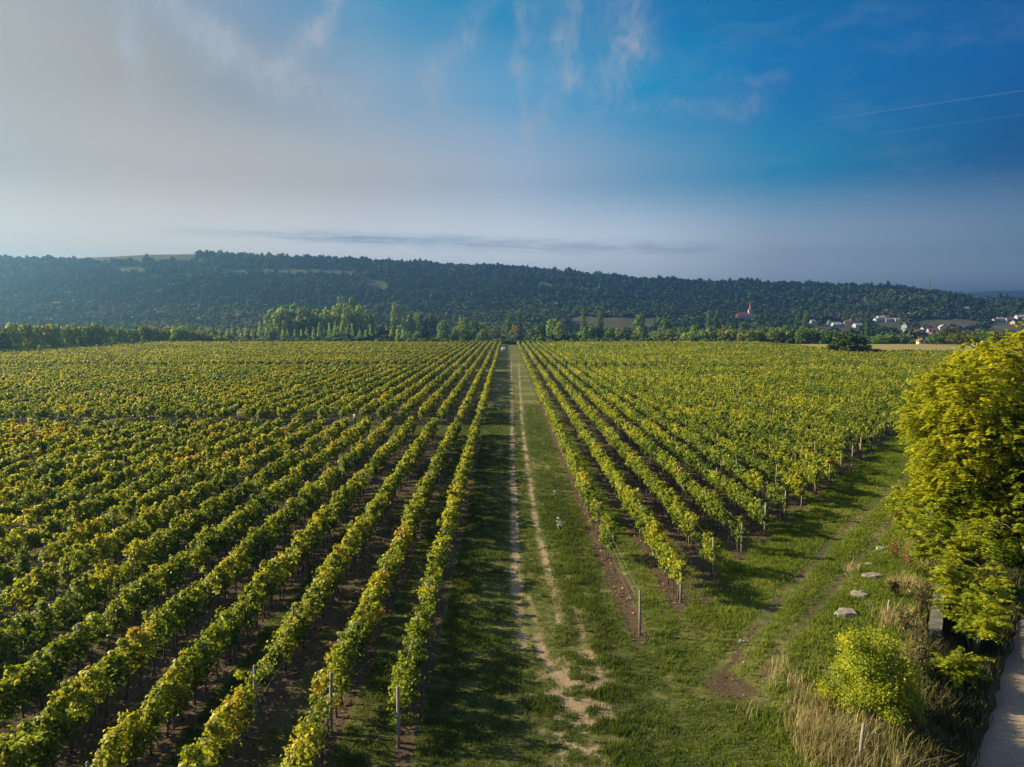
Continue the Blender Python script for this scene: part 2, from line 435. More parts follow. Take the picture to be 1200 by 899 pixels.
def masks(X, Y):
    """soil, pale dirt, dryness of grass, worn/short grass"""
    n = fbm(X, Y, 1.3, 7); n2 = fbm(X, Y, .45, 9); n3 = fbm(X, Y, 6.0, 12)
    soil = np.zeros(np.shape(X)); pale = np.zeros(np.shape(X)); dry = .10 + .5 * sm(n3, .4, .8); worn = np.zeros(np.shape(X))
    cross = np.zeros(np.shape(X), bool)
    for a, b in CROSS: cross |= (Y > a) & (Y < b) & ((X < 4.5) | (a > 100))
    left = (X < LX0 + .9) & (X > -207) & (Y < 425) & ~cross
    k = (LX0 + .3 - X) / ROWS_SP; kk = np.floor(k + .5); off = np.abs(k - kk) * ROWS_SP
    aisle = np.floor(k)                                     # 0 = between first and second row
    grassy = (aisle % 2 == 0)
    under = 1 - sm(off + (n - .5) * .5, .28, .62)
    s = np.maximum(under * .85, np.where(grassy, .10 * n, .50 + .5 * (n - .5)))
    s = np.where(X > LX0, under * .75 * (X < LX0 + .7), s)
    soil = np.where(left, s, soil)
    rs = right_start(X)
    right = (X > RX0 - 1.3) & (Y < 425) & ~cross & (Y > rs - 2.5 - 3.5 * (n3 - .5)) & ((X < 144) | (Y < 303))
    k = (X - RX0) / ROWS_SP; kk = np.floor(k + .5); off = np.abs(k - kk) * ROWS_SP
    aisle = np.floor(k); grassy = (aisle % 2 == 0)
    under = 1 - sm(off + (n - .5) * .5, .42, .75)
    s = np.maximum(under * .95, np.where(grassy, .05, .55 + .5 * (n - .5)))
    s = np.where(X < RX0, under * .95, s)
    s = s * sm(Y - rs, -2.5, 1.0)
    soil = np.where(right, s, soil)
    # ruts of the track
    for rt, wd, amp in ((RUT1, .34, .95), (RUT2, .30, .8), (RUT4, .30, .8), (RUT3, .26, .75)):
        d = poly_d(X, Y, rt)
        g = np.exp(-(d / wd) ** 2) * amp
        pale = np.maximum(pale, g * (.50 + .60 * sm(n2, .30, .65)) * (.65 + .5 * sm(fbm(X, Y, 2.6, 77), .3, .6)))
        worn = np.maximum(worn, .8 * np.exp(-(d / .55) ** 2))
    near_mess = np.exp(-(((X - 2.6) / 2.2) ** 2 + ((Y - 27) / 6.0) ** 2)) * sm(n2, .42, .62) * .8
    pale = np.maximum(pale, near_mess)
    far_fade = sm(Y, 215, 300)
    pale = pale * (1 - .45 * far_fade)
    worn = np.maximum(worn, .45 * (Y < 90) * (np.abs(X - .8) < 2.6) * sm(n, .4, .75))
    # headland
    head = (X > right_start_inv(Y)) & (X < bank(Y) + .5)
    for hd in (HEAD1, HEAD2):
        d = poly_d(X, Y, hd)
        worn = np.maximum(worn, np.exp(-(d / .50) ** 2) * 1.0)
        soil = np.maximum(soil, np.exp(-(d / .32) ** 2) * .62 * sm(n2, .25, .55))
    for (c, r, a) in PATCH:
        d = np.hypot(X - c[0], (Y - c[1]) * .8)
        soil = np.maximum(soil, np.exp(-(d / r) ** 2) * a * (.6 + n2) )
    dry = np.where(head, dry * .8 + .25 * sm(n, .55, .8), dry)
    # bank side under the bushes
    b = X - bank(Y)
    onb = (b > 0) & (Y < 90)
    dry = np.where(onb, .75 * sm(n, .3, .7) + .15, dry)
    soil = np.where(onb & (b > 2.0), .55 + .6 * (n - .5), soil)
    # tan stubble field on the far right, land beyond
    tan = (Y > 303) & (Y < 455) & (X > 144)
    dry = np.where(tan, 1.0, dry)
    beyond = Y > 456
    dry = np.where(beyond, .35, dry); soil = np.where(beyond, 0, soil)
    return np.clip(soil, 0, 1), np.clip(pale, 0, 1), np.clip(dry, 0, 1), np.clip(worn, 0, 1)
def right_start_inv(Y): return 6.12 + (Y - 33.0) / 1.40

def axis(parts):
    out = [parts[0][0]]
    for a, b, st in parts:
        n = max(1, int(round((b - a) / st))); out += list(a + (b - a) * (np.arange(n) + 1) / n)
    return np.array(out)
gx = axis([(-7000, -1500, 500), (-1500, -300, 100), (-300, -60, 4), (-60, -20, .8), (-20, 34, .22), (34, 60, .8), (60, 300, 4), (300, 1500, 100), (1500, 7000, 500)])
gy = axis([(-150, -10, 20), (-10, 18, 2), (18, 62, .22), (62, 120, .6), (120, 440, 2.0), (440, 600, 10), (600, 1500, 75), (1500, 7500, 500)])
GX, GY = np.meshgrid(gx, gy)
fx_, fy_ = GX.ravel(), GY.ravel()
gz = ground_z(fx_, fy_)
so, pa, dr, wo_ = masks(fx_, fy_)
gz = gz + np.where((fy_ < 70) & (np.abs(fx_) < 60), -.05 * pa - .03 * so + (fbm(fx_, fy_, .5, 21) - .5) * (.05 + .10 * so), 0)
# the gravel road has its own sheet: keep the ground just under it
onroad = (fx_ > road_l(fy_) - .3) & (fx_ < road_l(fy_) + 5.0) & (fy_ < 62)
gz = np.where(onroad, ROAD_Z - .10, gz)
nx, ny = len(gx), len(gy)
I = np.arange(nx * ny).reshape(ny, nx)
faces = np.stack([I[:-1, :-1], I[:-1, 1:], I[1:, 1:], I[1:, :-1]], -1).reshape(-1, 4)
m, t, out = new_mat('field ground')
g = t.node('ShaderNodeNewGeometry'); pos = g.outputs['Position']
A = {k: t.node('ShaderNodeAttribute', attribute_name=k).outputs['Fac'] for k in ('soil', 'pale', 'dry', 'worn')}
nf = t.noise(pos, 9, 6, .7); nm = t.noise(pos, 1.7, 5, .6); nl = t.noise(pos, .18, 4, .6); nff = t.noise(pos, 38, 3, .7)
grass = t.ramp(nm, [(.25, (.024,.032,.008)), (.5, (.044,.060,.011)), (.75, (.072,.092,.015))])
grass = t.mix(t.smooth(nff, .42, .66, 0, .7), grass, (.012,.026,.005))
wornc = t.ramp(nf, [(.3, (.022,.042,.010)), (.6, (.050,.068,.018)), (.8, (.085,.078,.035))])
grass = t.mix(t.m('MULTIPLY', A['worn'], .7), grass, wornc)
dryc = t.ramp(nf, [(.3, (.13,.11,.035)), (.7, (.34,.28,.12))])
grass = t.mix(t.m('MULTIPLY', t.m('MULTIPLY_ADD', t.m('SUBTRACT', nm, .5), .8, A['dry'], clamp=True), .8), grass, dryc)
soilc = t.ramp(nf, [(.25, (.030,.020,.012)), (.5, (.066,.045,.027)), (.8, (.14,.10,.062))])
palec = t.ramp(nf, [(.25, (.15,.10,.065)), (.6, (.31,.225,.155)), (.85, (.46,.36,.27))])
sf = t.smooth(t.m('ADD', A['soil'], t.m('MULTIPLY', t.m('SUBTRACT', t.m('ADD', nm, nf), 1.0), .8)), .34, .62)
c = t.mix(sf, grass, soilc)
pf = t.smooth(t.m('ADD', A['pale'], t.m('MULTIPLY', t.m('SUBTRACT', t.m('ADD', nff, nf), 1.0), 1.1)), .36, .66, 0, .85)
c = t.mix(pf, c, palec)
hgt = t.m('ADD', t.m('MULTIPLY', nf, .6), t.m('MULTIPLY', nff, .4))
t.l.new(prin(t, c, .95, .15, bump(t, hgt, 1.0, .12)), out.inputs[0])
M['ground'] = m
gme = np_mesh('ground', np.stack([fx_, fy_, gz], 1), faces, m, smooth=True, attrs={'soil': so, 'pale': pa, 'dry': dr, 'worn': wo_})
tag(link('ground', gme), 'grassy vineyard ground with bare soil strips and a rutted track', kind='structure')

# gravel road
m, t, out = new_mat('gravel')
g = t.node('ShaderNodeNewGeometry'); pos = g.outputs['Position']
a1 = t.noise(pos, 12, 6, .75); a2 = t.noise(pos, .8, 4, .6)
c = t.ramp(a1, [(.3, (.12,.09,.065)), (.55, (.24,.185,.14)), (.8, (.38,.31,.25))])
c = t.mix(t.smooth(a2, .4, .7, 0, .4), c, (.17,.14,.11))
t.l.new(prin(t, c, .95, .2, bump(t, a1, .8, .03)), out.inputs[0])
M['gravel'] = m
vs, fs = [], []
ys = np.arange(-20, 60, .5); K = 13
for j, y in enumerate(ys):
    for i in range(K):
        u = i / (K - 1); x = road_l(y) + u * 4.4
        e = (fbm(x, y, .8, 31) - .5) * .7 * (i in (0, K - 1))
        vs.append((x + e, y, ROAD_Z - .02 + .05 * math.sin(u * math.pi) - .03 * (math.exp(-((u - .3) / .08) ** 2) + math.exp(-((u - .72) / .08) ** 2)) - .09 * (i in (0, K - 1))))
for j in range(len(ys) - 1):
    for i in range(K - 1):
        b = j * K + i; fs.append((b, b + 1, b + K + 1, b + K))
tag(link('road', np_mesh('road', vs, fs, m, smooth=True)), 'narrow pale gravel road below the bank', kind='structure')

# ------------------------------------------------------------------ hills
def sheet(name, xs, ys, zf, mat, label):
    X, Y = np.meshgrid(xs, ys); x, y = X.ravel(), Y.ravel()
    I = np.arange(x.size).reshape(X.shape)
    f = np.stack([I[:-1, :-1], I[:-1, 1:], I[1:, 1:], I[1:, :-1]], -1).reshape(-1, 4)
    return tag(link(name, np_mesh(name, np.stack([x, y, zf(x, y)], 1), f, mat, smooth=True)), label, kind='structure')
m, t, out = new_mat('hill ground')
g = t.node('ShaderNodeNewGeometry'); pos = g.outputs['Position']
st = t.node('ShaderNodeMapping'); st.inputs['Scale'].default_value = (1, .35, 1); t.l.new(pos, st.inputs[0])
a1 = t.noise(st.outputs[0], .035, 6, .6); a2 = t.noise(pos, .25, 4, .6)
c = t.ramp(a1, [(.3, (.030,.038,.018)), (.5, (.052,.048,.028)), (.7, (.090,.072,.048))])
c = t.mix(t.smooth(a2, .4, .7, 0, .5), c, (.035,.05,.018))
t.l.new(prin(t, c, .95, .1), out.inputs[0]); M['hill'] = m
sheet('hills', np.arange(-2300, 2600, 25.0), np.arange(810, 2300, 15.0), hill_z, m, 'long wooded hill behind the valley')
def far_z(x, y):
    px = VX + FPX * x / 6000
    r = np.interp(px, [700, 1000, 1100, 1140, 1170, 1200, 1400, 2500], [366, 358, 349, 344, 341, 340.5, 341, 352])
    return -20 + (CAM_H + (HOR - r) / FPX * 6000 + 20) * np.clip((y - 5000) / 1000, 0, 1) ** .8
sheet('hills', np.arange(1500, 6400, 80.0), np.arange(4900, 6300, 60.0), far_z, m, 'faint blue hill far beyond the wooded one')

# ------------------------------------------------------------------ haze
hb = MB().box((0, 3650, 100), (14200, 7800, 252))
m, t, out = new_mat('haze')
pv = t.node('ShaderNodeVolumePrincipled')
pv.inputs['Color'].default_value = (.19, .43, .84, 1); pv.inputs['Density'].default_value = .00036; pv.inputs['Anisotropy'].default_value = .80
t.l.new(pv.outputs[0], out.inputs['Volume'])
HZ = tag(hb.build('haze', m), 'thin blue morning haze', kind='stuff')

# ------------------------------------------------------------------ ordinals for labels
ONES = 'zeroth first second third fourth fifth sixth seventh eighth ninth tenth eleventh twelfth thirteenth fourteenth fifteenth sixteenth seventeenth eighteenth nineteenth'.split()
TENS = {2: 'twent', 3: 'thirt', 4: 'fort', 5: 'fift', 6: 'sixt', 7: 'sevent', 8: 'eight', 9: 'ninet'}
def ordn(n):
    if n >= 100: return 'hundredth' if n == 100 else 'hundred-and-' + ordn(n - 100)
    if n < 20: return ONES[n]
    return TENS[n // 10] + ('ieth' if n % 10 == 0 else 'y-' + ONES[n % 10])

# ------------------------------------------------------------------ vine rows
def post_mesh(i, h=2.15, r=.055):
    q = random.Random(50 + i); b = MB()
    lx, ly = q.uniform(-.07, .07), q.uniform(-.07, .07)
    b.tube([(0, 0, -.05), (lx * .5, ly * .5, h * .5), (lx, ly, h - .02), (lx, ly, h)], [r * 1.1, r, r * .92, r * .6], 7)
    return b.mesh('post', M['post'], True)
POSTS = [post_mesh(i, (2.15, 2.05, 2.25, 1.95)[i], (.055, .05, .06, .045)[i]) for i in range(4)]
FARPOST = MB().tube([(0, 0, 0), (0, 0, 2.3)], [.085, .075], 5).mesh('post', M['post'])
def trunk_mesh(i):
    q = random.Random(90 + i); b = MB(); p = Vector((0, 0, -.03)); pts, rr = [p.copy()], [.045]
    for k in range(5):
        p += Vector((q.uniform(-.05, .05), q.uniform(-.06, .06), .2)); pts.append(p.copy()); rr.append(.036 - k * .003 + q.uniform(0, .006))
    b.tube(pts, rr, 6)
    top = pts[-1]
    for s in (-1, 1):
        b.tube([top, top + Vector((q.uniform(-.05, .05), s * .25, .12)), top + Vector((q.uniform(-.05, .05), s * .55, .16 + q.uniform(0, .1)))], [.025, .018, .012], 5)
    return b.mesh('trunk', M['bark'], True)
TRUNKS = [trunk_mesh(i) for i in range(6)]
def braced_mesh():
    return MB().tube([(0, 0, -.02), (.0, .75, 1.55)], [.04, .035], 6).mesh('brace', M['post'], True)
BRACE = braced_mesh()

def foliage(X, y0, y1, seed, sparse=None):
    """leaves of one stretch of row; leaf size grows and count falls with distance"""
    Ps, Ss, Ts, Ns = [], [], [], []
    y = y0
    while y < y1:
        ye = min(y1, y + 6.0); d = math.hypot(X, (y + ye) / 2); L = ye - y
        size = float(np.interp(d, [20, 40, 95, 190, 330], [.115, .135, .22, .33, .50]))
        cov = float(np.interp(d, [20, 95, 190, 330], [9.0, 8.6, 6.4, 4.8]))         # leaf area per metre of row
        per = cov / (size * size * .5)
        cl = float(np.interp(d, [20, 95, 330], [26, 17, 6]))
        nl_ = per / cl
        n = int(cl * L)
        if n < 1: break
        cy = rng.uniform(y, ye, n)
        # vines stand 1.1 m apart; the canopy swells and thins along the row
        ph = np.cos((cy / 1.15 + seed * .37) * 2 * math.pi)
        dens = fbm(cy, np.full(n, X * 3.1), 2.4, 3) * 1.2 + .16 * ph
        keep = dens > rng.uniform(.24 if d < 150 else .12, .64 if d < 150 else .46, n)
        if sparse is not None: keep &= rng.random(n) < sparse(cy)
        cy = cy[keep]; n = len(cy)
        top = 1.80 + .95 * (fbm(cy, np.full(n, X * 1.7), 1.1, 5) - .35)
        bot = .84 + .6 * (fbm(cy, np.full(n, X * 2.3), 1.1, 8) - .5)
        u = rng.random(n) ** .8
        cz = bot + (top - bot) * u
        wv = (.10 + .11 * np.sin(u * math.pi)) * (1.0 if d < 150 else .7)
        cx = X + rng.normal(0, 1, n) * wv + .14 * (fbm(cy, np.full(n, X), 3.0, 15) - .5)
        shoot = rng.random(n) < .10
        cz = np.where(shoot, top + rng.uniform(.05, .30, n), cz)
        ct = .26 * rng.normal(0, 1, n) * .6
        patch = fbm(np.full(n, X), cy, 9.0, 18, 2); patch2 = fbm(np.full(n, X), cy, 1.8, 23, 2)
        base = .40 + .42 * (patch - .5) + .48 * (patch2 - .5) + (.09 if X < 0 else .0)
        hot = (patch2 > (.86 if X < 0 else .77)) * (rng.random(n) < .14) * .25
        k = max(1, int(round(nl_)))
        r = .13 if d < 95 else .15
        P = np.repeat(np.stack([cx, cy, cz], 1), k, 0); off = rng.normal(0, r, (n * k, 3)) * np.array([.95, 1.05, .85])
        off[np.repeat(shoot, k)] *= .55
        P = P + off
        P[:, 2] = np.maximum(P[:, 2], .32 if d < 150 else .7)
        T = np.repeat(base + ct * .45 + hot, k) + rng.normal(0, .055, n * k)
        T += .17 * (P[:, 2] - 1.35)  # upper leaves yellower: glow of the sunlit crests put into the tint
        Nn = unit(off + 1e-4) * .8 + rng.normal(0, .55, (n * k, 3)) + np.array([np.sign(rng.random() - .5) * 0, 0, .45])
        Ps.append(P); Ts.append(T); Ns.append(Nn); Ss.append(size * rng.uniform(.7, 1.25, n * k))
        y = ye
    if not Ps: return None
    P, T, Nn, Sz = (np.concatenate(a) for a in (Ps, Ts, Ns, Ss))
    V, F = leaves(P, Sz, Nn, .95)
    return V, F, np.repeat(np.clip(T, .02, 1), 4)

def vine_row(X, y0, y1, k, side, block, seed, first_post=True):
    root = empty('vine_row', (X, y0, 0))
    sparse = None
    if side == 'left' and k == 1 and block == 'nearest':
        sparse = lambda yy: np.interp(yy, [22, 30, 32.4, 33.2, 34.0, 35, 45], [.55, .6, .5, .06, .5, .75, 1.0])
    if side == 'left' and k == 3 and block == 'nearest':
        sparse = lambda yy: np.where((yy > 25.0) & (yy < 28.8), .03, 1.0)
    if side == 'right' and k == 1 and block == 'nearest':
        sparse = lambda yy: np.interp(yy, [43, 43.5, 46.5, 47.2, 49, 49.6, 60], [0, .9, .9, .15, .3, .9, 1.0])
    if side == 'right' and k == 3 and block == 'nearest':
        sparse = lambda yy: np.where((yy > y0 + 1.4) & (yy < y0 + 5.0), .02, 1.0)
    r = foliage(X, y0, y1, seed, sparse)
    V, F, T = r
    V = V - np.array([X, y0, 0], np.float32)
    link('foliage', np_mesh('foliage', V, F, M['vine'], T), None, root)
    # posts
    if block == 'nearest':
        ys = list(np.arange(y0 + .1, min(y1, 100), 5.7)) + [v for v in (112, 128, 150) if y0 < v < y1] + [y1]
        if side == 'right' and k == 1: ys = [33.0, 43.8, 50.0] + list(np.arange(56, 100, 5.7)) + [128, y1]
    elif block == 'middle': ys = [y0, y0 + 12 + rnd.uniform(-2, 2), y0 + 30 + rnd.uniform(-3, 3), y0 + 52 + rnd.uniform(-4, 4), y1]
    else: ys = [y0, y0 + 30 + rnd.uniform(-9, 9)]
    for i, yy in enumerate(ys):
        jit = 0 if i in (0, len(ys) - 1) else rnd.uniform(-.5, .5)
        pm = rnd.choice(POSTS) if block != 'far' else FARPOST
        o = link('post', pm, None, root, (rnd.uniform(-.05, .05), yy + jit - y0, 0), rnd.uniform(0, 6.28))
        o.scale = (1, 1, rnd.uniform(.94, 1.06))
        if block == 'nearest' and i == 0 and side == 'right' and k % 2 == 0:
            link('brace', BRACE, None, root, (.06, yy - y0, 0), rnd.uniform(-.15, .15))
    if block == 'nearest' or (block == 'middle' and side == 'right' and y0 < 130):
        a = y0 if not (side == 'right' and k == 1) else 43.5
        n = 0; yy = a + .5; lim = min(y1, max(96, y0 + 12)) if block == 'nearest' else y0 + 25
        while yy < lim and n < 98:
            if sparse is None or sparse(np.array([yy]))[0] > .3:
                o = link('trunk', rnd.choice(TRUNKS), None, root, (rnd.uniform(-.06, .06), yy - y0 + rnd.uniform(-.12, .12), 0), rnd.choice([0, math.pi]) + rnd.uniform(-.2, .2)); n += 1
                o.scale = (1, 1, rnd.uniform(.9, 1.1))
            yy += 1.15
    if block == 'nearest' and k <= 9:
        for z in (.75, 1.35, 1.9):
            MB().tube([(0, 0, z), (.01, (y1 - y0) * .5, z - .03), (0, y1 - y0, z)], .006, 3).build('wire', M['wire'], root)
    bl = {'nearest': 'in the nearest block', 'middle': 'in the middle block', 'far': 'in the far block'}[block]
    tag(root, f'{ordn(k)} vine row to the {side} of the grass track, {bl}', 'vine row', f'trellised vine rows of the vineyard')
    return root
HALF = .69
seed = 0
def clip0(X, a): return max(a, abs(X) / HALF - 7.0)
nrows = 0
for block, (a, b) in (('nearest', (14, 93)), ('middle', (102, 208)), ('far', (217, 345))):
    for k in range(1, 200):
        X = LX0 - (k - 1) * ROWS_SP + (.3 if k > 1 else 0)
        lo = 24.0 if (k == 1 and block == 'nearest') else a
        y0 = clip0(X, lo) if block == 'nearest' else max(lo, abs(X) / HALF - 4)
        if y0 > b - 3 or X < -206: break
        seed += 1; nrows += 1
        vine_row(X, y0, b, k, 'left', block, seed)
    if block == 'middle': continue
    if block == 'nearest': b = 208
    for k in range(1, 200):
        X = RX0 + (k - 1) * ROWS_SP
        y0 = max(a, right_start(X)) if block == 'nearest' else max(a, abs(X) / HALF - 4, right_start(X))
        b_ = b if X < 144 else min(b, 303)
        if y0 > b_ - 3 or X > 182: break
        seed += 1; nrows += 1
        vine_row(X, y0, b_, k, 'right', block, seed)
print('rows', nrows)
Vs, Fs, Ts, base = [], [], [], 0
for s_, x0 in ((-1, LX0), (1, RX0)):
    for k in range(0, 110):
        X = x0 + s_ * k * ROWS_SP + (.3 if s_ < 0 and k else 0)
        ye = 425
        y0 = max(352, abs(X) / HALF - 4)
        if X > 144 or X < -206 or y0 > ye - 2: break
        r = foliage(X, y0, ye, k)
        V, F, T = r; Vs.append(V); Fs.append(F + base); Ts.append(T); base += len(V)
tag(link('distant_vines', np_mesh('distant_vines', np.concatenate(Vs), np.concatenate(Fs), M['vine'], np.concatenate(Ts))), 'last strip of vines at the far edge of the field', kind='stuff')
# ------------------------------------------------------------------ grass, fallen leaves, bank growth
def blades(n, xr, yr, dens, length, width, tint, name, mat, label, clump=5, spread=.06, lean=.45, zoff=0.0):
    X = rng.uniform(*xr, n); Y = rng.uniform(*yr, n)
    px, py = proj(X, Y, 0)
    ok = (px > -30) & (px < 1230) & (py < 930)
    X, Y = X[ok], Y[ok]
    p = dens(X, Y); ok = rng.random(len(X)) < p
    X, Y = X[ok], Y[ok]; L0 = length(X, Y); t0 = tint(X, Y)
    X = np.repeat(X, clump) + rng.normal(0, spread, len(X) * clump); Y = np.repeat(Y, clump) + rng.normal(0, spread, len(Y) * clump)
    L = np.repeat(L0, clump) * rng.uniform(.6, 1.3, len(X)); T = np.repeat(t0, clump) + rng.normal(0, .08, len(X))
    Z = ground_z(X, Y) - .02 + zoff
    a = rng.uniform(0, 2 * math.pi, len(X)); ln = rng.normal(0, lean, len(X))
    wd = width * (1 + np.hypot(X, Y) / 60)
    dxx, dyy = np.cos(a), np.sin(a)
    b = np.stack([X, Y, Z], 1); sd = np.stack([-dyy, dxx, 0 * a], 1) * wd[:, None] * .5
    d1 = np.stack([dxx * ln * .35, dyy * ln * .35, np.ones_like(a) * .6], 1) * L[:, None]
    d2 = np.stack([dxx * ln * 1.0, dyy * ln * 1.0, np.ones_like(a) * 1.0], 1) * L[:, None]
    V = np.stack([b - sd, b + sd, b + d1 + sd * .8, b + d2, b + d1 - sd * .8], 1).reshape(-1, 3)
    N = len(X); I = np.arange(N)[:, None] * 5
    F = I + np.array([[0, 1, 2, 3]]); F2 = I + np.array([[0, 2, 3, 4]])
    F = np.concatenate([I + np.array([[0, 1, 2, 4]]), np.concatenate([I + np.array([[4, 2, 3, 3]])], 1)])
    # quads for the lower half, the tip as a narrow quad
    F = I + np.array([[0, 1, 2, 4]]); G = I + np.array([[4, 2, 3]])
    me = bpy.data.meshes.new(name)
    me.vertices.add(len(V)); me.vertices.foreach_set('co', V.astype(np.float32).ravel())
    idx = np.concatenate([F.ravel(), G.ravel()]).astype(np.int32)
    me.loops.add(len(idx)); me.loops.foreach_set('vertex_index', idx)
    me.polygons.add(2 * N)
    me.polygons.foreach_set('loop_start', np.concatenate([np.arange(N) * 4, N * 4 + np.arange(N) * 3]).astype(np.int32))
    me.polygons.foreach_set('loop_total', np.concatenate([np.full(N, 4), np.full(N, 3)]).astype(np.int32))
    at_ = me.attributes.new('tint', 'FLOAT', 'POINT'); at_.data.foreach_set('value', np.repeat(np.clip(T, 0, 1), 5).astype(np.float32))
    me.update(calc_edges=True); me.materials.append(mat)
    return tag(link(name, me), label, kind='stuff')
def g_dens(X, Y):
    so, pa, dr, wo = masks(X, Y)
    n = fbm(X, Y, .7, 41)
    d = (1 - np.clip(so * 1.6, 0, 1)) * (1 - np.clip(pa * 1.5, 0, 1)) * (1 - .7 * wo) * sm(n, .15, .50)
    d = d * (X < bank(Y) + 2.5)
    return d * np.interp(Y, [20, 45, 60, 90, 130], [1, .85, .6, .35, .05])
def g_len(X, Y):
    so, pa, dr, wo = masks(X, Y)
    tall = np.exp(-((X - 3.7) / 1.0) ** 2) * (Y < 60) * .16 + .06 * (X > 9) + np.exp(-((X + 2.2) / .5) ** 2) * .05
    return (.10 + tall + .12 * sm(fbm(X, Y, 1.5, 43), .55, .8)) * (1 - .5 * wo)
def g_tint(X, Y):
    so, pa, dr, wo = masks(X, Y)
    return .10 + .32 * fbm(X, Y, 2.5, 45) + .55 * (dr - .2) * .4 + .32 * sm(X, 3.5, 10)  # rises toward the headland: sunlit brightness put into the lusher grass colour
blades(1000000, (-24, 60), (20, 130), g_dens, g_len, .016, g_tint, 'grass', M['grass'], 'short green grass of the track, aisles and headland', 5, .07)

# fallen leaves between the rows
n = 60000
X = rng.uniform(-34, 34, n); Y = rng.uniform(20, 80, n); so, pa, dr, wo = masks(X, Y)
keep = (rng.random(n) < so * .9) & (np.abs(X) < .72 * Y) & (X < bank(Y) - 1) & (fbm(X, Y, .9, 51) > .42); X, Y = X[keep], Y[keep]
P = np.stack([X, Y, ground_z(X, Y) + .03], 1)
V, F = leaves(P, rng.uniform(.07, .15, len(P)), np.array([0, 0, 1.0]) + rng.normal(0, .35, (len(P), 3)))
tag(link('fallen_leaves', np_mesh('fallen_leaves', V, F, M['litter'], np.repeat(rng.random(len(P)) ** 1.3, 4))), 'brown fallen vine leaves on the bare soil', kind='stuff')

# tall dry grass on the bank, darker weeds down the slope
def b_dens(X, Y):
    b = X - bank(Y)
    c = fbm(X, Y, 1.2, 61)
    d = np.exp(-((b - 1.9) / 1.1) ** 2) * sm(c, .52, .66) * .35 * (b > .3)
    for (ax, ay, r, a) in ((1062, 690, .8, .5), (1010, 672, .7, .3), (1050, 730, .8, .4), (1055, 775, .8, .5), (1040, 850, 1.0, .3), (1075, 640, .8, .3)):
        c0 = at(ax, ay); d = np.maximum(d, a * np.exp(-(((X - c0[0]) / r) ** 2 + ((Y - c0[1]) / r) ** 2)))
    clear = poly_d(X, Y, gp((985, 722), (1035, 660))) < 1.0
    c0 = at(968, 868); near = .75 * np.exp(-(((X - c0[0]) / .95) ** 2 + ((Y - c0[1]) / 3.0) ** 2)) * sm(c, .3, .55)
    return np.where(clear, 0, np.maximum(d, near)) * (Y < 62)
blades(60000, (8, 36), (19, 58), b_dens, lambda X, Y: .30 + .60 * fbm(X, Y, 1.0, 63), .016, lambda X, Y: .35 + .7 * (fbm(X, Y, 1.4, 64) - .3), 'dry_grass', M['dry'], 'tall straw-coloured dry grass along the bank', 9, .20, .55)
def u_dens(X, Y):
    b = X - bank(Y); r = road_l(Y) - X
    return sm(b, 1.2, 2.4) * sm(r, .0, .7) * sm(fbm(X, Y, 1.0, 66), .3, .5) + .9 * (r < -4.6) * (r > -16)
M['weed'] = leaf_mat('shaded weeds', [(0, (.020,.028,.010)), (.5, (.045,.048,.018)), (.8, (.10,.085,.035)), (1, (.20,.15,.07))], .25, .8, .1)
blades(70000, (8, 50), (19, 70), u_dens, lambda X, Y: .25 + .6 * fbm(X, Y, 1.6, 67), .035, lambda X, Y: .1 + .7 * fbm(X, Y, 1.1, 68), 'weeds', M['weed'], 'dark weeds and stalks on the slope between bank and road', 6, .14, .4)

# ------------------------------------------------------------------ stones, fence posts, stone wall, weeds
def stone(px, py, wx_, wy_, h, seed_, rz):
    q = random.Random(seed_); x, y = at(px, py); n = 11; b = MB(); top, mid, bot = [], [], []
    for k in range(n):
        a = 2 * math.pi * k / n; r = q.uniform(.72, 1.12)
        top.append((math.cos(a) * wx_ * .5 * r * .9, math.sin(a) * wy_ * .5 * r * .9, h + q.uniform(-.03, .03)))
        mid.append((math.cos(a) * wx_ * .5 * r, math.sin(a) * wy_ * .5 * r, h * .55)); bot.append((math.cos(a) * wx_ * .52 * r, math.sin(a) * wy_ * .52 * r, -.08))
    cpt = [(0, 0, h + .03)]
    vs = top + mid + bot + cpt
    fs = [(k, (k + 1) % n, 3 * n) for k in range(n)]
    for lv in (0, 1):
        fs += [(lv * n + (k + 1) % n, lv * n + k, (lv + 1) * n + k, (lv + 1) * n + (k + 1) % n) for k in range(n)]
    b.add(vs, fs)
    me = b.mesh('flat_stone', M['stone'])
    return link('flat_stone', me, None, None, (x, y, float(ground_z(x, y)) + .03), rz)
for a, lab in (((992, 720, 1.25, .95, .16, 1, .3), 'largest pale flat stone in the grass, just above the small yellow tree'),
               ((1007, 698, 1.05, .9, .14, 2, .8), 'pale flat stone in the grass, second up from the small yellow tree'),
               ((1023, 676, 1.15, .8, .14, 3, .1), 'pale flat stone in the grass, third up from the small yellow tree'),
               ((1033, 644, .75, .6, .12, 4, .6), 'small white stone at the top end of the line of stones'),
               ((1018, 662, .45, .4, .08, 5, 0), 'tiny stone half sunk in grass between two larger flat stones'),
               ((869, 752, .30, .25, .06, 6, 0), 'tiny pale stone lying in the wheel mark of the headland')):
    tag(stone(*a), lab, 'stone', 'pale stones in the headland grass')
for px, py, h, lab in ((1008, 893, 1.35, 'grey wooden fence post in tall dry grass below the small yellow tree'), (1040, 722, .85, 'short wooden fence post beside the line of flat stones')):
    x, y = at(px, py); q = random.Random(int(px)); b = MB()
    b.tube([(0, 0, -.1), (.02, .01, h * .5), (.05, -.02, h - .03), (.05, -.02, h)], [.065, .06, .055, .04], 8)
    tag(b.build('fence_post', M['post'], None, (x, y, float(ground_z(x, y))), 0, True), lab, 'fence post')
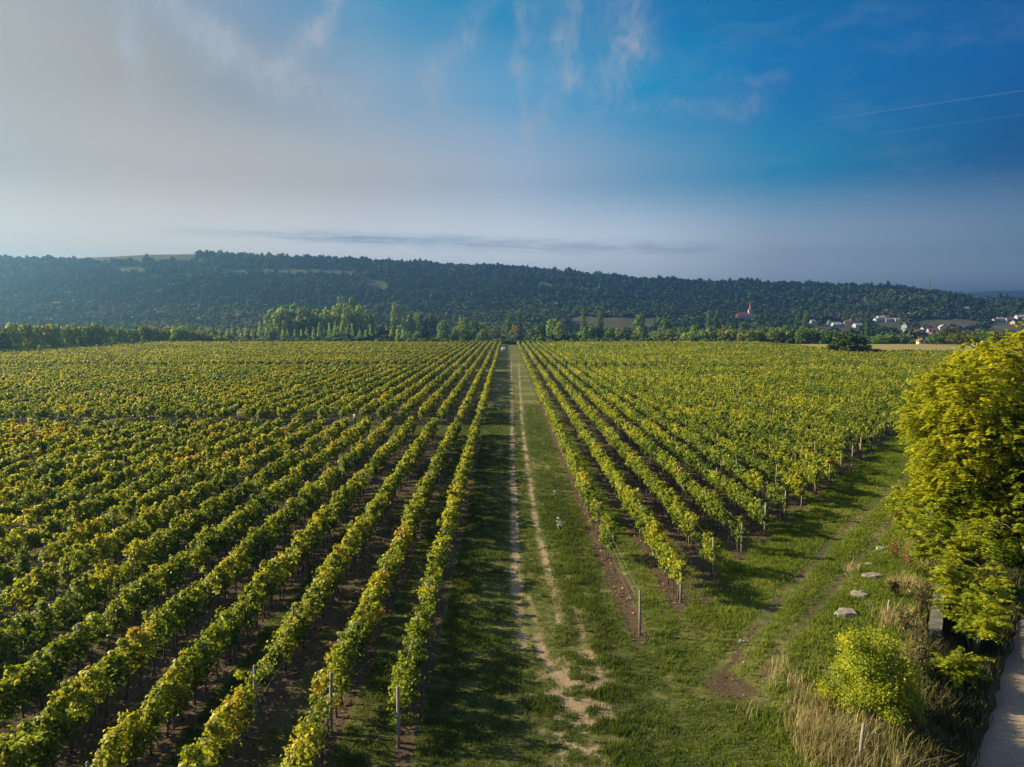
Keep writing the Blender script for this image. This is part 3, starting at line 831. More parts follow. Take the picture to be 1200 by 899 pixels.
# stone retaining wall above the ditch
x, y = at(1096, 742, 0); ang = math.atan2(1.0, .62)
wall = MB(); q = random.Random(3)
wr = empty('stone_wall', (x, y, -1.0), ang - math.pi / 2)
L = 7.0
for c in range(5):
    yy = -.3 - (c % 2) * .2
    while yy < L:
        ln = q.uniform(.45, .85); wall.box((q.uniform(-.02, .02), yy + ln / 2, .12 + c * .235), (.42 + q.uniform(-.04, .04), ln - .03, .215), q.uniform(-.02, .02), .96); yy += ln
wall.build('masonry', M['wall_stone'], wr)
cp = MB(); yy = -.3
while yy < L:
    ln = q.uniform(.7, 1.1); cp.box((0, yy + ln / 2, 1.26), (.55, ln - .02, .10), q.uniform(-.02, .02), .97); yy += ln
cp.build('coping', M['wall_stone'], wr)
tag(wr, 'dark old stone wall holding the bank under the hanging tree branches', 'wall')

def compound(root, n_leaf, mat, at_pts, dirs, ln=.75, lf=.15, pairs=9, droop=.35, tintf=None):
    """pinnate leaves: paired leaflets along a drooping stalk"""
    P, N_, A_, T = [], [], [], []
    for p, d in zip(at_pts, dirs):
        d = unit(np.array([d]))[0]; side = np.cross(d, [0, 0, 1.0]); side /= max(1e-5, np.linalg.norm(side)); L = ln * rng.uniform(.7, 1.25)
        t0 = rng.normal(0, .07) + (tintf(p) if tintf else .5)
        for k in range(pairs):
            u = (k + 1) / pairs; c = p + d * L * u + np.array([0, 0, -droop * L * u * u])
            for s in (-1, 1):
                P.append(c + side * s * lf * .55); A_.append(side * s + d * .35 + np.array([0, 0, -.25])); N_.append(np.array([0, 0, 1.0]) + rng.normal(0, .25, 3)); T.append(t0 + rng.normal(0, .06))
    P = np.array(P); V, F = leaves(P, lf * rng.uniform(.8, 1.2, len(P)) * 1.25, np.array(N_), .55, .14, np.array(A_))
    return V, F, np.repeat(np.clip(T, 0, 1), 4)
def sapling(px, py, h, nst, seed_, lab, spread=.6, z=None):
    q = random.Random(seed_); x, y = at(px, py, z or 0); zz = float(ground_z(x, y)) if z is None else z
    root = empty('young_tree', (x, y, zz)); b = MB(); pts, dirs = [], []
    for s in range(nst):
        a = q.uniform(0, 6.28); sp = q.uniform(.2, 1) * spread * h * .5; hh = h * q.uniform(.7, 1)
        tip = Vector((math.cos(a) * sp, math.sin(a) * sp, hh)); mid = Vector((tip.x * .35, tip.y * .35, hh * .55))
        b.tube([(0, 0, -.1), mid, tip], [.04, .03, .012], 6)
        for k in range(26):
            u = q.uniform(.40, 1); c = mid.lerp(tip, (u - .4) / .6) if u > .4 else mid
            aa = q.uniform(0, 6.28); pts.append(np.array(c)); dirs.append(np.array((math.cos(aa), math.sin(aa), q.uniform(-.1, .7) + .6 * (u > .93))))
    b.build('trunk', M['bark_grey'], root, smooth=True)
    V, F, T = compound(root, 0, None, pts, dirs, .85, .17, 9, .30, lambda p: .36 + .25 * p[2] / h)
    link('crown', np_mesh('crown', V, F, M['yellow_tree'], T), None, root)
    return tag(root, lab, 'young tree')
sapling(1130, 722, 4.0, 7, 11, 'bright green young tree with feathery leaves in front of the large yellow tree', .8)
sapling(1124, 782, 1.4, 4, 12, 'small feathery sapling hanging over the dark ditch near the stone wall', .8)
sapling(1106, 684, 4.6, 12, 17, 'dense leafy young tree filling the foot of the large yellow tree', 1.1)
sapling(1142, 742, 3.2, 9, 18, 'leafy sapling beside the stone wall on its road side', 1.0)
sapling(1092, 672, 2.4, 3, 13, 'low feathery sapling at the foot of the large yellow tree', .7)

def weed(px, py, h, seed_, mat, lab, nleaf=160, size=.07, name='weed', group=None, tint=.5):
    x, y = at(px, py); zz = float(ground_z(x, y)); root = empty(name, (x, y, zz)); q = random.Random(seed_); b = MB()
    pts = []
    for s in range(7):
        a = q.uniform(0, 6.28); r = q.uniform(.1, .45) * h; b.tube([(0, 0, -.03), (math.cos(a) * r * .4, math.sin(a) * r * .4, h * .55), (math.cos(a) * r, math.sin(a) * r, h * q.uniform(.8, 1))], [.014, .01, .006], 4)
        pts.append((math.cos(a) * r, math.sin(a) * r, h))
    b.build('stem', M['dry'] if 'dry' in lab else M['bark_grey'], root)
    c = np.array(pts)[rng.integers(0, len(pts), nleaf)] * np.array([1, 1, 1]) * rng.uniform(.3, 1.0, (nleaf, 1)) + rng.normal(0, .07 * h + .02, (nleaf, 3))
    c[:, 2] = np.abs(c[:, 2])
    V, F = leaves(c, size * rng.uniform(.6, 1.3, nleaf), rng.normal(0, .6, (nleaf, 3)) + np.array([0, 0, .7]))
    link('leaves', np_mesh('leaves', V, F, mat, np.repeat(np.clip(rng.normal(tint, .15, nleaf), 0, 1), 4)), None, root)
    return tag(root, lab, 'weed', group)
weed(655, 622, .8, 1, M['flower'], 'pale flowering weed standing in the grass right of the wheel ruts', 120, .09, 'flowering_weed')
weed(651, 582, .5, 2, M['flower'], 'smaller pale flowering weed farther up the grass verge of the track', 50, .09, 'flowering_weed')
M['rusty'] = leaf_mat('rusty weed leaves', [(0, (.10,.035,.015)), (1, (.24,.10,.045))], .2, .8, .1)
for i, (px, py, h, lab) in enumerate(((1046, 655, 1.0, 'rust-brown dock weed beside the small white stone'), (1062, 668, 1.3, 'tall rust-brown weed at the foot of the bank bushes'),
                                      (1076, 640, 1.2, 'rust-brown weed under the edge of the large yellow tree'), (1050, 612, .9, 'small reddish weed at the upper edge of the headland'))):
    weed(px, py, h, 20 + i, M['rusty'], lab, 150, .09, 'dry_weed', 'rusty weeds on the bank')
for i, (px, py, h, lab) in enumerate(((1085, 715, 1.5, 'bushy green weed on the bank between flat stones and stone wall'), (1060, 745, 1.3, 'bushy weed behind the small yellow tree'),
                                      (1075, 790, 1.4, 'dark bushy weed at the foot of the small yellow tree on its ditch side'), (1048, 700, .8, 'low bushy weed beside the short fence post'))):
    weed(px, py, h, 40 + i, M['weed'], lab, 420, .10, 'bushy_weed', 'bushy weeds on the bank', .75)

# ------------------------------------------------------------------ trees
def crown_points(n, lobes, q, shell=.55):
    """leaf-clump centres on and inside uneven lobes"""
    P, D = [], []
    w_ = np.array([l[3] ** 2 for l in lobes]); w_ = w_ / w_.sum(); ks = q.choice(len(lobes), n, p=w_)
    L = np.array(lobes)[ks]
    d = unit(q.normal(size=(n, 3))); r = L[:, 3:4] * (shell + (1 - shell) * q.random((n, 1)) ** .6)
    return L[:, :3] + d * r * np.array([1, 1, .85]), d
def limbs(b, base_r, h, lobes, q):
    fork = h * .32
    b.tube([(0, 0, -.2), (q.uniform(-.1, .1), q.uniform(-.1, .1), fork * .5), (0, 0, fork)], [base_r * 1.25, base_r, base_r * .85], 9)
    for (x, y, z, r) in lobes:
        e = Vector((x, y, z)); s0 = Vector((0, 0, fork * q.uniform(.7, 1.0))); mid = s0.lerp(e, .5) + Vector((q.uniform(-.3, .3), q.uniform(-.3, .3), h * .04))
        b.tube([s0, mid, e], [base_r * .5, base_r * .3, base_r * .10], 6)
        for k in range(3):
            t_ = mid.lerp(e, q.uniform(.1, .9)); d = Vector((q.uniform(-1, 1), q.uniform(-1, 1), q.uniform(-.2, .9))).normalized() * r * .9
            b.tube([t_, t_ + d * .5 + Vector((0, 0, .1)), t_ + d], [base_r * .16, base_r * .10, base_r * .04], 5)

def big_tree(x, y, h, rad, seed_, lab, nspray, name='broadleaf_tree', tb=.5, dens=1.0):
    q = np.random.default_rng(seed_); qr = random.Random(seed_)
    zz = float(ground_z(x, y)); root = empty(name, (x, y, zz)); lobes = []
    for k in range(22):
        a = k * 2.4 + qr.uniform(-.3, .3); v = k / 21; hz = h * (.11 + .75 * v); rr = rad * (.74 * math.sin(math.pi * min(1, .30 + .60 * (1 - abs(v - .42) * 1.1))))
        lobes.append((math.cos(a) * rr * qr.uniform(.6, 1), math.sin(a) * rr * qr.uniform(.6, 1), hz, rad * qr.uniform(.26, .42)))
    lobes.append((0, 0, h * .90, rad * .3))
    b = MB(); limbs(b, .32 * h / 13, h, lobes, qr); b.build('trunk', M['bark'], root, smooth=True)
    P, D = crown_points(nspray, lobes, q, .6)
    P[:, 2] += .2 * q.normal(size=nspray)
    ok = P[:, 2] > .6; P, D = P[ok], D[ok]
    D = D + np.array([0, 0, .10]) + q.normal(0, .35, D.shape)
    V, F, T = compound(root, 0, None, P, D, .62, .23, 6, .38, lambda p: tb + .10 + .36 * (p[2] / h - .5) + .30 * (vnoise(p[0], p[1] + p[2] * 1.3, 1.6, seed_) - .5) - .10 * (p[0] > 0))  # lower and right-hand leaves darker: crown shade put into the tint
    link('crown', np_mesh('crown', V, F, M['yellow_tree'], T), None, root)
    return tag(root, lab, 'tree', 'tall trees over the gravel road')
big_tree(31.6, 49.0, 13.8, 6.7, 31, 'large yellow-green tree overhanging the bank and gravel road, closest of the big trees', 6400)
big_tree(37.0, 51.5, 15.2, 6.4, 32, 'large yellow-green tree standing behind the closest one, cut by the picture edge', 4200, tb=.48)
big_tree(35.0, 44.0, 8.6, 4.4, 34, 'darker green tree leaning over the road below the large yellow tree', 3000, tb=.22)
big_tree(42.0, 62.0, 12.0, 5.5, 33, 'yellow-green tree at the far end of the tall roadside trees', 2600, tb=.55)

def small_yellow(px, py, h, rad, seed_):
    q = np.random.default_rng(seed_); qr = random.Random(seed_); x, y = at(px, py); zz = float(ground_z(x, y))
    root = empty('small_tree', (x, y, zz)); b = MB(); lobes = []
    for k in range(26):
        a = k * 2.4; v = k / 25
        lobes.append((math.cos(a) * rad * qr.uniform(.4, 1.05) * (1 - .45 * v), math.sin(a) * rad * qr.uniform(.4, 1.0) * (1 - .45 * v), h * (.14 + .74 * v) + qr.uniform(-.15, .15), rad * qr.uniform(.16, .30)))
    b.tube([(0, 0, -.1), (.05, 0, h * .25), (0, .03, h * .45)], [.08, .065, .05], 8)
    for l in lobes: b.tube([(0, .02, h * .4), (l[0] * .5, l[1] * .5, h * .5), l[:3]], [.04, .025, .01], 5)
    b.build('trunk', M['bark_grey'], root, smooth=True)
    P, D = crown_points(2200, lobes, q, .35); P = np.repeat(P, 12, 0) + q.normal(0, .15, (2200 * 12, 3)); D = np.repeat(D, 12, 0) + q.normal(0, .6, (len(P), 3)) + np.array([0, 0, .3])
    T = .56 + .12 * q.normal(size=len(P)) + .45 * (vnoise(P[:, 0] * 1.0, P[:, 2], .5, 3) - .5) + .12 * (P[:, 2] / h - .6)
    V, F = leaves(P, q.uniform(.05, .085, len(P)), D)
    link('crown', np_mesh('crown', V, F, M['yellow_tree'], np.repeat(np.clip(T, 0, 1), 4)), None, root)
    tag(root, 'small bright yellow tree with thin trunk in the dry grass of the bank', 'tree')
small_yellow(1020, 840, 3.3, 1.65, 5)

# --- variants for the trees farther off (crown size 1 unit wide, 1 unit tall; scaled per tree)
def crown_variant(kind, seed_, n):
    q = np.random.default_rng(seed_); qr = random.Random(seed_); lobes = []
    if kind == 'round':
        for k in range(13):
            a = k * 2.4 + qr.uniform(-.4, .4); v = (k + .5) / 13; lobes.append((math.cos(a) * .30 * math.sin(math.pi * (.2 + .7 * v)), math.sin(a) * .30 * math.sin(math.pi * (.2 + .7 * v)), .22 + .58 * v, qr.uniform(.14, .23)))
    elif kind == 'bush':
        for k in range(11):
            a = k * 2.4 + qr.uniform(-.4, .4); v = (k + .5) / 11; lobes.append((math.cos(a) * .34 * (1 - .55 * v), math.sin(a) * .34 * (1 - .55 * v), .08 + .68 * v, qr.uniform(.15, .24)))
    elif kind == 'poplar':
        for k in range(12):
            v = (k + .5) / 12; lobes.append((qr.uniform(-.12, .12), qr.uniform(-.12, .12), .08 + .86 * v, .30 * math.sin(math.pi * (.12 + .80 * v)) + .06))
        P, D = crown_points(n, lobes, q, .5); P[:, 2] = .08 + (P[:, 2] - .08)
    elif kind == 'feather':
        for k in range(9):
            v = (k + .5) / 9; lobes.append((qr.uniform(-.15, .15) * (1 - v), qr.uniform(-.15, .15) * (1 - v), .12 + .84 * v, .24 * (1 - v) + .07))
    P, D = crown_points(n, lobes, q, .45)
    if kind in ('poplar', 'feather'):
        L = np.array(lobes); 
        c = P.copy(); ks = np.argmin(np.abs(P[:, 2:3] - L[None, :, 2]), 1); P[:, 2] = L[ks, 2] + (P[:, 2] - L[ks, 2]) * .45
    sz = {'round': .085, 'bush': .10, 'poplar': .075, 'feather': .07}[kind] * (600 / n) ** .5
    V, F = leaves(P, sz * q.uniform(.6, 1.4, n), D + q.normal(0, .5, D.shape) + np.array([0, 0, .25]))
    if kind in ('poplar', 'feather'):   # stays slender: keep leaf height in step with width
        pass
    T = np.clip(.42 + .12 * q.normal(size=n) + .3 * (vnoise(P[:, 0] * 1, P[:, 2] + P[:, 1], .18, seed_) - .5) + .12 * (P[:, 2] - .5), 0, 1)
    return V, F, np.repeat(T, 4)
VAR = {}
for kd, cnt, n in (('round', 5, 900), ('bush', 4, 800), ('poplar', 3, 700), ('feather', 3, 420)):
    VAR[kd] = []
    for i in range(cnt):
        V, F, T = crown_variant(kd, 100 + 7 * i + len(kd), n); VAR[kd].append(np_mesh('crown', V, F, M['tree'], T))
TRK = MB().tube([(0, 0, -.06), (.01, 0, .25), (0, .01, .6)], [.035, .026, .012], 6).mesh('trunk', M['bark'])
FARTREES = []
def far_tree(kind, name, X, Y, base, wid, ht, colr, px, cls):
    i = rnd.randrange(len(VAR[kind]))
    root = empty(name, (X, Y, base), rnd.uniform(0, 6.28))
    c = link('crown', VAR[kind][i], None, root); c.scale = (wid, wid, ht); c.color = (*colr, 1)
    if kind != 'bush':
        t_ = link('trunk', TRK, None, root); t_.scale = (ht, ht, ht)
    FARTREES.append((px, cls, root))
    return root
GREEN, DARK, LIGHT, PALE, BROWN, OLIVE = (1.25,1.3,1.0), (.75,.90,.75), (2.2,1.9,1.25), (3.2,2.75,2.3), (1.9,1.3,.95), (1.7,1.45,.85)
def plant(kind, name, cls, px, ytop, Y, wid, colr, base_z=None, minh=2.0):
    d = ray(px, ytop); X = d[0] / d[1] * Y
    b_ = float(terrain(X, Y)) if base_z is None else base_z
    ztop = CAM_H + d[2] / d[1] * Y
    ht = max(minh, ztop - b_)
    return far_tree(kind, name, X, Y, b_ - .2, wid, ht, colr, px, cls)
def jc(c, a=.18): return tuple(max(.02, v * rnd.uniform(1 - a, 1 + a)) for v in c)
# hedge trees at the left edge of the field
px = -28
while px < 262:
    Y = min(436.0, 213 * FPX / (VX - px)); ht = float(np.interp(px, [-30, 60, 120, 200, 262], [378, 376, 379, 382, 390])) + rnd.uniform(-5, 3.5)
    plant('bush', 'hedge_tree', 'hedge', px, ht, Y + rnd.uniform(-2, 3), rnd.uniform(8, 13), jc(rnd.choice([(3.2,2.3,1.2), (2.6,1.9,1.0), (2.1,1.9,1.1), (3.0,1.9,1.1), (1.5,1.4,.9)]), .15)); px += rnd.uniform(8, 16)
# low dark hedge just behind the far edge
px = 212
while px < 830:
    if not 584 < px < 606 or True:
        Y = 442 + rnd.uniform(-3, 8); plant('bush', 'bush', 'edge', px, rnd.uniform(393.5, 398), Y, rnd.uniform(6.5, 9.5), jc(rnd.choice([DARK, DARK, GREEN, OLIVE]), .2)); px += rnd.uniform(10, 15)
plant('bush', 'bush', 'dark', 593, 397.5, 432, 8, (.45,.55,.5)); plant('bush', 'bush', 'dark', 600, 398, 433, 7.5, (.45,.55,.5))
# pale feathery young poplars
px = 226
while px < 478:
    Y = rnd.uniform(510, 590); plant('feather', 'young_poplar', 'pale', px, rnd.uniform(379, 388) - (3 if 300 < px < 420 else 0), Y, rnd.uniform(5.5, 8), jc(PALE, .12)); px += rnd.uniform(5.5, 9)
# the tall light clump
for px, yt, wd, c in ((318, 356, 16, LIGHT), (332, 350, 18, LIGHT), (346, 349, 18, (1.35,1.45,.95)), (358, 352, 17, OLIVE), (368, 354, 14, (1.7,1.4,.95)), (381, 357, 13, LIGHT), (394, 353, 13, LIGHT), (407, 352, 12, LIGHT), (419, 353, 13, LIGHT), (431, 358, 13, GREEN), (400, 340, 12, GREEN), (412, 342, 12, GREEN)):
    plant('bush' if px < 372 else 'round', 'tall_tree', 'clump', px, yt, 640 + rnd.uniform(-20, 30) + (150 if yt < 345 else 0), wd * 1.25, jc(c, .06))
for px, yt, Y, c in ((461, 352, 640, LIGHT), (596, 361, 640, DARK), (609, 361, 640, (.7,.85,.75)), (684, 359, 620, DARK), (704, 361, 620, DARK), (831, 361, 700, (.8,.85,.7)), (841, 363, 700, DARK), (944, 361, 700, DARK), (934, 366, 720, (.7,.8,.75)), (1018, 363, 640, (.55,.62,.5))):
    plant('poplar', 'poplar_tree', 'poplar', px, yt, Y, 7.5, jc(c, .05))
# mixed trees of the valley floor
for j in range(225):
    px = rnd.uniform(425, 985) if j < 165 else rnd.uniform(-20, 320)
    Y = rnd.uniform(480, 870)
    if (610 < px < 690 or 705 < px < 760) and Y > 640: continue
    if 462 < px < 474 and Y < 700: continue
    yb = proj(0, Y, float(terrain((px - VX) / FPX * Y, Y)))[1]
    hpx = rnd.uniform(10, 18) * FPX / Y
    c = rnd.choice([GREEN, GREEN, DARK, DARK, DARK, (.8,1.0,.85), OLIVE, BROWN if rnd.random() < .5 else GREEN, LIGHT if px < 620 else GREEN])
    plant('round', 'broadleaf_tree', 'valley', px, yb - hpx, Y, rnd.uniform(8, 14), jc(c, .15))
for px, yt, Y, wd, c in ((520, 372, 560, 12, GREEN), (478, 362, 640, 15, (.75,.85,.75)), (490, 361, 650, 14, OLIVE), (505, 364, 650, 16, DARK), (543, 367, 600, 12, BROWN), (555, 372, 560, 12, DARK), (566, 374, 560, 10, OLIVE),
                         (604, 378, 540, 11, BROWN), (648, 370, 560, 13, (1.9,1.8,1.1)), (657, 374, 540, 12, OLIVE), (750, 364, 700, 15, GREEN), (780, 370, 640, 15, (.8,1,.9)), (727, 382, 480, 10, OLIVE), (815, 378, 560, 12, DARK)):
    plant('round', 'broadleaf_tree', 'valley', px, yt, Y + 60, wd * 1.12, jc(c, .08))
# light belt on the right behind the field, then darker and rusty trees
px = 806
while px < 1112:
    yt = float(np.interp(px, [806, 840, 880, 960, 1000, 1112], [388, 384, 385, 385, 391, 394])) + rnd.uniform(-2.5, 2.5)
    if 1060 < px < 1112: yt = 396 + rnd.uniform(-1.5, 2)
    plant('round' if rnd.random() < .5 else 'bush', 'belt_tree', 'belt', px, yt, rnd.uniform(462, 510), rnd.uniform(9, 13), jc(rnd.choice([GREEN, OLIVE, LIGHT if px < 940 else DARK, DARK if px > 940 else GREEN]), .15)); px += rnd.uniform(6, 10)
for k in range(15):
    px = 1098 + k * 6.8; plant('round', 'broadleaf_tree', 'rusty', px, 385 + rnd.uniform(-4, 6), rnd.uniform(415, 470), rnd.uniform(9, 13), jc(rnd.choice([(.9,.62,.4), DARK, (1.0,.8,.5)]), .15))
# dark oak and bushes on the tan field's edge
def lone(kind, name, px, ytop, ybase, wid, c, cls):
    x, y = at(px, ybase); d = ray(px, ytop); zt = CAM_H + d[2] / d[1] * y
    return far_tree(kind, name, x, y, -.1, wid, zt, c, px, cls)
lab_lone = []
for kind, name, px, yt, yb, wd, c, lab in (
    ('bush', 'oak_tree', 995, 385.5, 417, 17, (.38,.43,.25), 'dark round tree rising above the vines at the edge of the tan field'),
    ('bush', 'bush', 978, 397, 416, 9, (.5,.6,.35), 'dark bush hugging the round tree on its church side'),
    ('bush', 'bush', 1013, 402, 416, 8, (.4,.5,.35), 'dark bush hugging the round tree on its village side'),
    ('bush', 'bush', 1029, 407, 416.5, 8, (.35,.45,.35), 'low dark bush beside the round tree at the tan field'),
    ('bush', 'bush', 1063, 408.5, 417.5, 5.5, (.35,.42,.32), 'pointed dark bush at the start of the low hedge by the tan field'),
    ('bush', 'bush', 1076, 411.5, 418, 8, (.35,.42,.32), 'low dark bush in the middle of the hedge by the tan field'),
    ('bush', 'bush', 1087, 410, 418, 8, (.35,.42,.32), 'rounder dark bush in the hedge by the tan field'),
    ('bush', 'bush', 1099, 412.5, 418.5, 6, (.35,.42,.32), 'last small dark bush of the hedge by the tan field'),
    ('bush', 'bush', 906, 400.5, 405, 3.4, (.4,.5,.35), 'first of three small dark bushes where the vines meet the tan field'),
    ('bush', 'bush', 915, 401.5, 406, 3.2, (.4,.5,.35), 'second of three small dark bushes where the vines meet the tan field'),
    ('bush', 'bush', 924, 402, 406.5, 3.4, (.4,.5,.35), 'third of three small dark bushes where the vines meet the tan field')):
    o = lone(kind, name, px, yt, yb, wd, c, 'lone'); tag(o, lab, 'tree' if name == 'oak_tree' else 'bush', None if name == 'oak_tree' else 'dark bushes by the tan field')
FMT = {'hedge': ('{} hedge tree from the left edge of the picture, beside the vineyard', 'hedge tree', 'hedge trees beside the vineyard'),
       'edge': ('{} low bush from the left in the dark strip behind the far vines', 'bush', 'low bushes behind the far edge of the vines'),
       'dark': ('{} of the two dark bushes that close the far end of the track', 'bush', 'dark bushes at the end of the track'),
       'pale': ('{} pale young poplar from the left in the feathery row under the hill', 'poplar', 'pale feathery young poplars'),
       'clump': ('{} tree from the left in the tall light-green clump under the hill', 'tree', 'tall light trees under the hill'),
       'poplar': ('{} tall slender poplar from the left below the wooded hill', 'poplar', 'tall slender poplars'),
       'valley': ('{} broad tree from the left among the mixed trees of the valley', 'tree', 'mixed trees of the valley'),
       'belt': ('{} tree from the left in the green belt behind the tan field', 'tree', 'green belt behind the tan field'),
       'rusty': ('{} dark rusty tree from the left beyond the big yellow trees', 'tree', 'rusty trees beyond the tan field')}
for cls, (f, cat, grp) in FMT.items():
    mem = sorted([(p, r.name, r) for p, c, r in FARTREES if c == cls])
    for i, (_, _, r) in enumerate(mem): tag(r, f.format(ordn(i + 1)), cat, grp)

# --- forest on the hill: one mass
def forest():
    q = np.random.default_rng(77)
    base = []
    for k in range(6):
        lobes = [(math.cos(a) * .25, math.sin(a) * .25, .35 + .3 * ((i * 37) % 10) / 10, .24) for i, a in enumerate(np.arange(7) * 2.4 + k)] + [(0, 0, .72, .24)]
        P, D = crown_points(85, lobes, q, .5); V, F = leaves(P, .30 * q.uniform(.7, 1.3, 85), D + q.normal(0, .35, D.shape) + np.array([0, 0, .25]))
        base.append((V, np.repeat(.07 * q.normal(size=85), 4)))
    pts = []
    y = 500.0
    while y < 1540:
        stp = 7.6 + max(0, y - 850) * .0035
        hw = y * .78 + 30
        xs = np.arange(-hw, hw, stp) + q.uniform(-3, 3); pts.append(np.stack([xs + q.uniform(-6, 6, len(xs)), np.full(len(xs), y) + q.uniform(-6, 6, len(xs))], 1)); y += stp * 1.15
    P = np.concatenate(pts); X, Y = P[:, 0], P[:, 1]; Z = terrain(X, Y)
    px, py = proj(X, Y, Z)
    n = fbm(X, Y, 60, 71, 3); keep = np.ones(len(X), bool)
    keep &= ~((px > 62) & (px < 232) & (py < 307 + 3 * (n - .5)) & (n < .80))                       # bare brown hill top
    keep &= ~((px > 262) & (px < 415) & (py > 315) & (py < 322 + 4 * (n - .5)) & (n < .62))          # bare slope
    keep &= ~((px > 430) & (px < 700) & (py > 330) & (py < 342) & (n < .42))
    keep &= ~((px > 665) & (px < 770) & (py > 372) & (py < 389) & (n < .80))                         # small field
    keep &= ~((px > 930) & (py > 376) & (py < 402) & (n < .52))                                                   # village
    for hx, hy in HOUSE_XY: keep &= ~((np.abs(X - hx * Y / hy) < 7) & (Y > hy - 170) & (Y < hy + 8))
    keep &= ~((np.abs(px - 878) < 9) & (py > 371) & (py < 381))
    keep &= (n > .25) | (Y > 1440)
    keep &= (Y > 850) | (n > .44)
    keep &= ~((px > 455) & (px < 480) & (Y < 640))
    X, Y, Z, px, py, n = (a[keep] for a in (X, Y, Z, px, py, n))
    N = len(X); print('forest trees', N)
    h = 9.2 * np.exp(.20 * q.normal(size=N)) * (.75 + .5 * fbm(X, Y, 45, 91, 2)) * np.where(py > 355, .80, 1) ; h[q.random(N) < .06] *= 1.35; wd = 11 * np.exp(.30 * q.normal(size=N)) * (.75 + .5 * fbm(X, Y, 45, 91, 2))
    ct = .26 + 1.1 * (fbm(X, Y, 110, 81, 3) - .45) + .35 * (fbm(X, Y, 26, 83, 2) - .5) + .06 * q.normal(size=N) + .05 * (px < 430) + .22 * sm(-px, -480, -250) * sm(py, 340, 375) + .34 * sm(py, 335, 378)  # lower slopes lighter, most at left: sun and mist put into scrub tint
    ct[q.random(N) < .02] += .22
    kk = q.integers(0, 6, N); a = q.uniform(0, 6.28, N); Vs, Ts = [], []
    for k in range(6):
        s_ = kk == k; V, T = base[k]; m_ = s_.sum()
        ca, sa = np.cos(a[s_])[:, None], np.sin(a[s_])[:, None]
        vx = (V[None, :, 0] * ca - V[None, :, 1] * sa) * wd[s_][:, None] + X[s_][:, None]
        vy = (V[None, :, 0] * sa + V[None, :, 1] * ca) * wd[s_][:, None] + Y[s_][:, None]
        vz = V[None, :, 2] * h[s_][:, None] * 1.1 + Z[s_][:, None] - 1.0
        Vs.append(np.stack([vx, vy, vz], -1).reshape(-1, 3)); Ts.append((T[None] + ct[s_][:, None]).ravel())
    V = np.concatenate(Vs); T = np.clip(np.concatenate(Ts), 0, 1)
    return np_mesh('forest', V, np.arange(len(V), dtype=np.int32).reshape(-1, 4), M['wood_far'], T)

# ------------------------------------------------------------------ village
def house(px, py, w_, d_, hw, wallm, roofm, rot, lab, floors=1, Yfix=None, name='village_house'):
    if Yfix: 
        d = ray(px, py); X, Y = d[0] / d[1] * Yfix, Yfix; Z = float(terrain(X, Y))
    else: X, Y, Z = hit(px, py)
    root = empty(name, (X, Y, Z - .3), rot); HOUSE_XY.append((X, Y))
    w_, d_ = w_ * .82, d_ * .82
    MB().box((0, 0, hw / 2), (w_, d_, hw)).build('wall', M[wallm], root)
    for s in (-1, 1):     # gables
        g_ = MB().add([(s * w_ / 2, -d_ / 2, hw), (s * w_ / 2, d_ / 2, hw), (s * w_ / 2, 0, hw + d_ * .38), (s * (w_ / 2 - .3), -d_ / 2, hw), (s * (w_ / 2 - .3), d_ / 2, hw), (s * (w_ / 2 - .3), 0, hw + d_ * .38)], [(0, 1, 2), (3, 5, 4), (0, 2, 5, 3), (1, 4, 5, 2), (0, 3, 4, 1)]); g_.build('gable', M[wallm], root)
    rf = MB(); o_ = .5; rh = d_ * .40
    for s in (-1, 1):
        vs = [(-w_ / 2 - .4, s * (d_ / 2 + o_), hw - .15), (w_ / 2 + .4, s * (d_ / 2 + o_), hw - .15), (w_ / 2 + .4, 0, hw + rh + .1), (-w_ / 2 - .4, 0, hw + rh + .1)]
        vs += [(a, b, c + .22) for a, b, c in vs]; rf.add(vs, [(0, 1, 2, 3), (4, 7, 6, 5), (0, 4, 5, 1), (1, 5, 6, 2), (2, 6, 7, 3), (3, 7, 4, 0)])
    ro = rf.build('roof', M[roofm], root)
    MB().box((w_ * .22, .8, hw + rh + .3), (.7, .7, 1.4)).build('chimney', M['roof_brown'], ro)
    nwin = max(2, int(w_ / 3.5))
    for fl in range(floors):
        for k in range(nwin):
            xx = (k + .5) / nwin * w_ - w_ / 2
            MB().box((xx, -d_ / 2 - .03, 1.7 + 2.8 * fl), (1.2, .14, 1.4)).build('window', M['pane'], root)
    for s in (-1, 1): MB().box((s * (w_ / 2 + .03), 0, 1.7), (.14, 1.2, 1.4)).build('window', M['pane'], root)
    return tag(root, lab, 'house', 'houses of the village under the hill')
HOUSE_XY = []
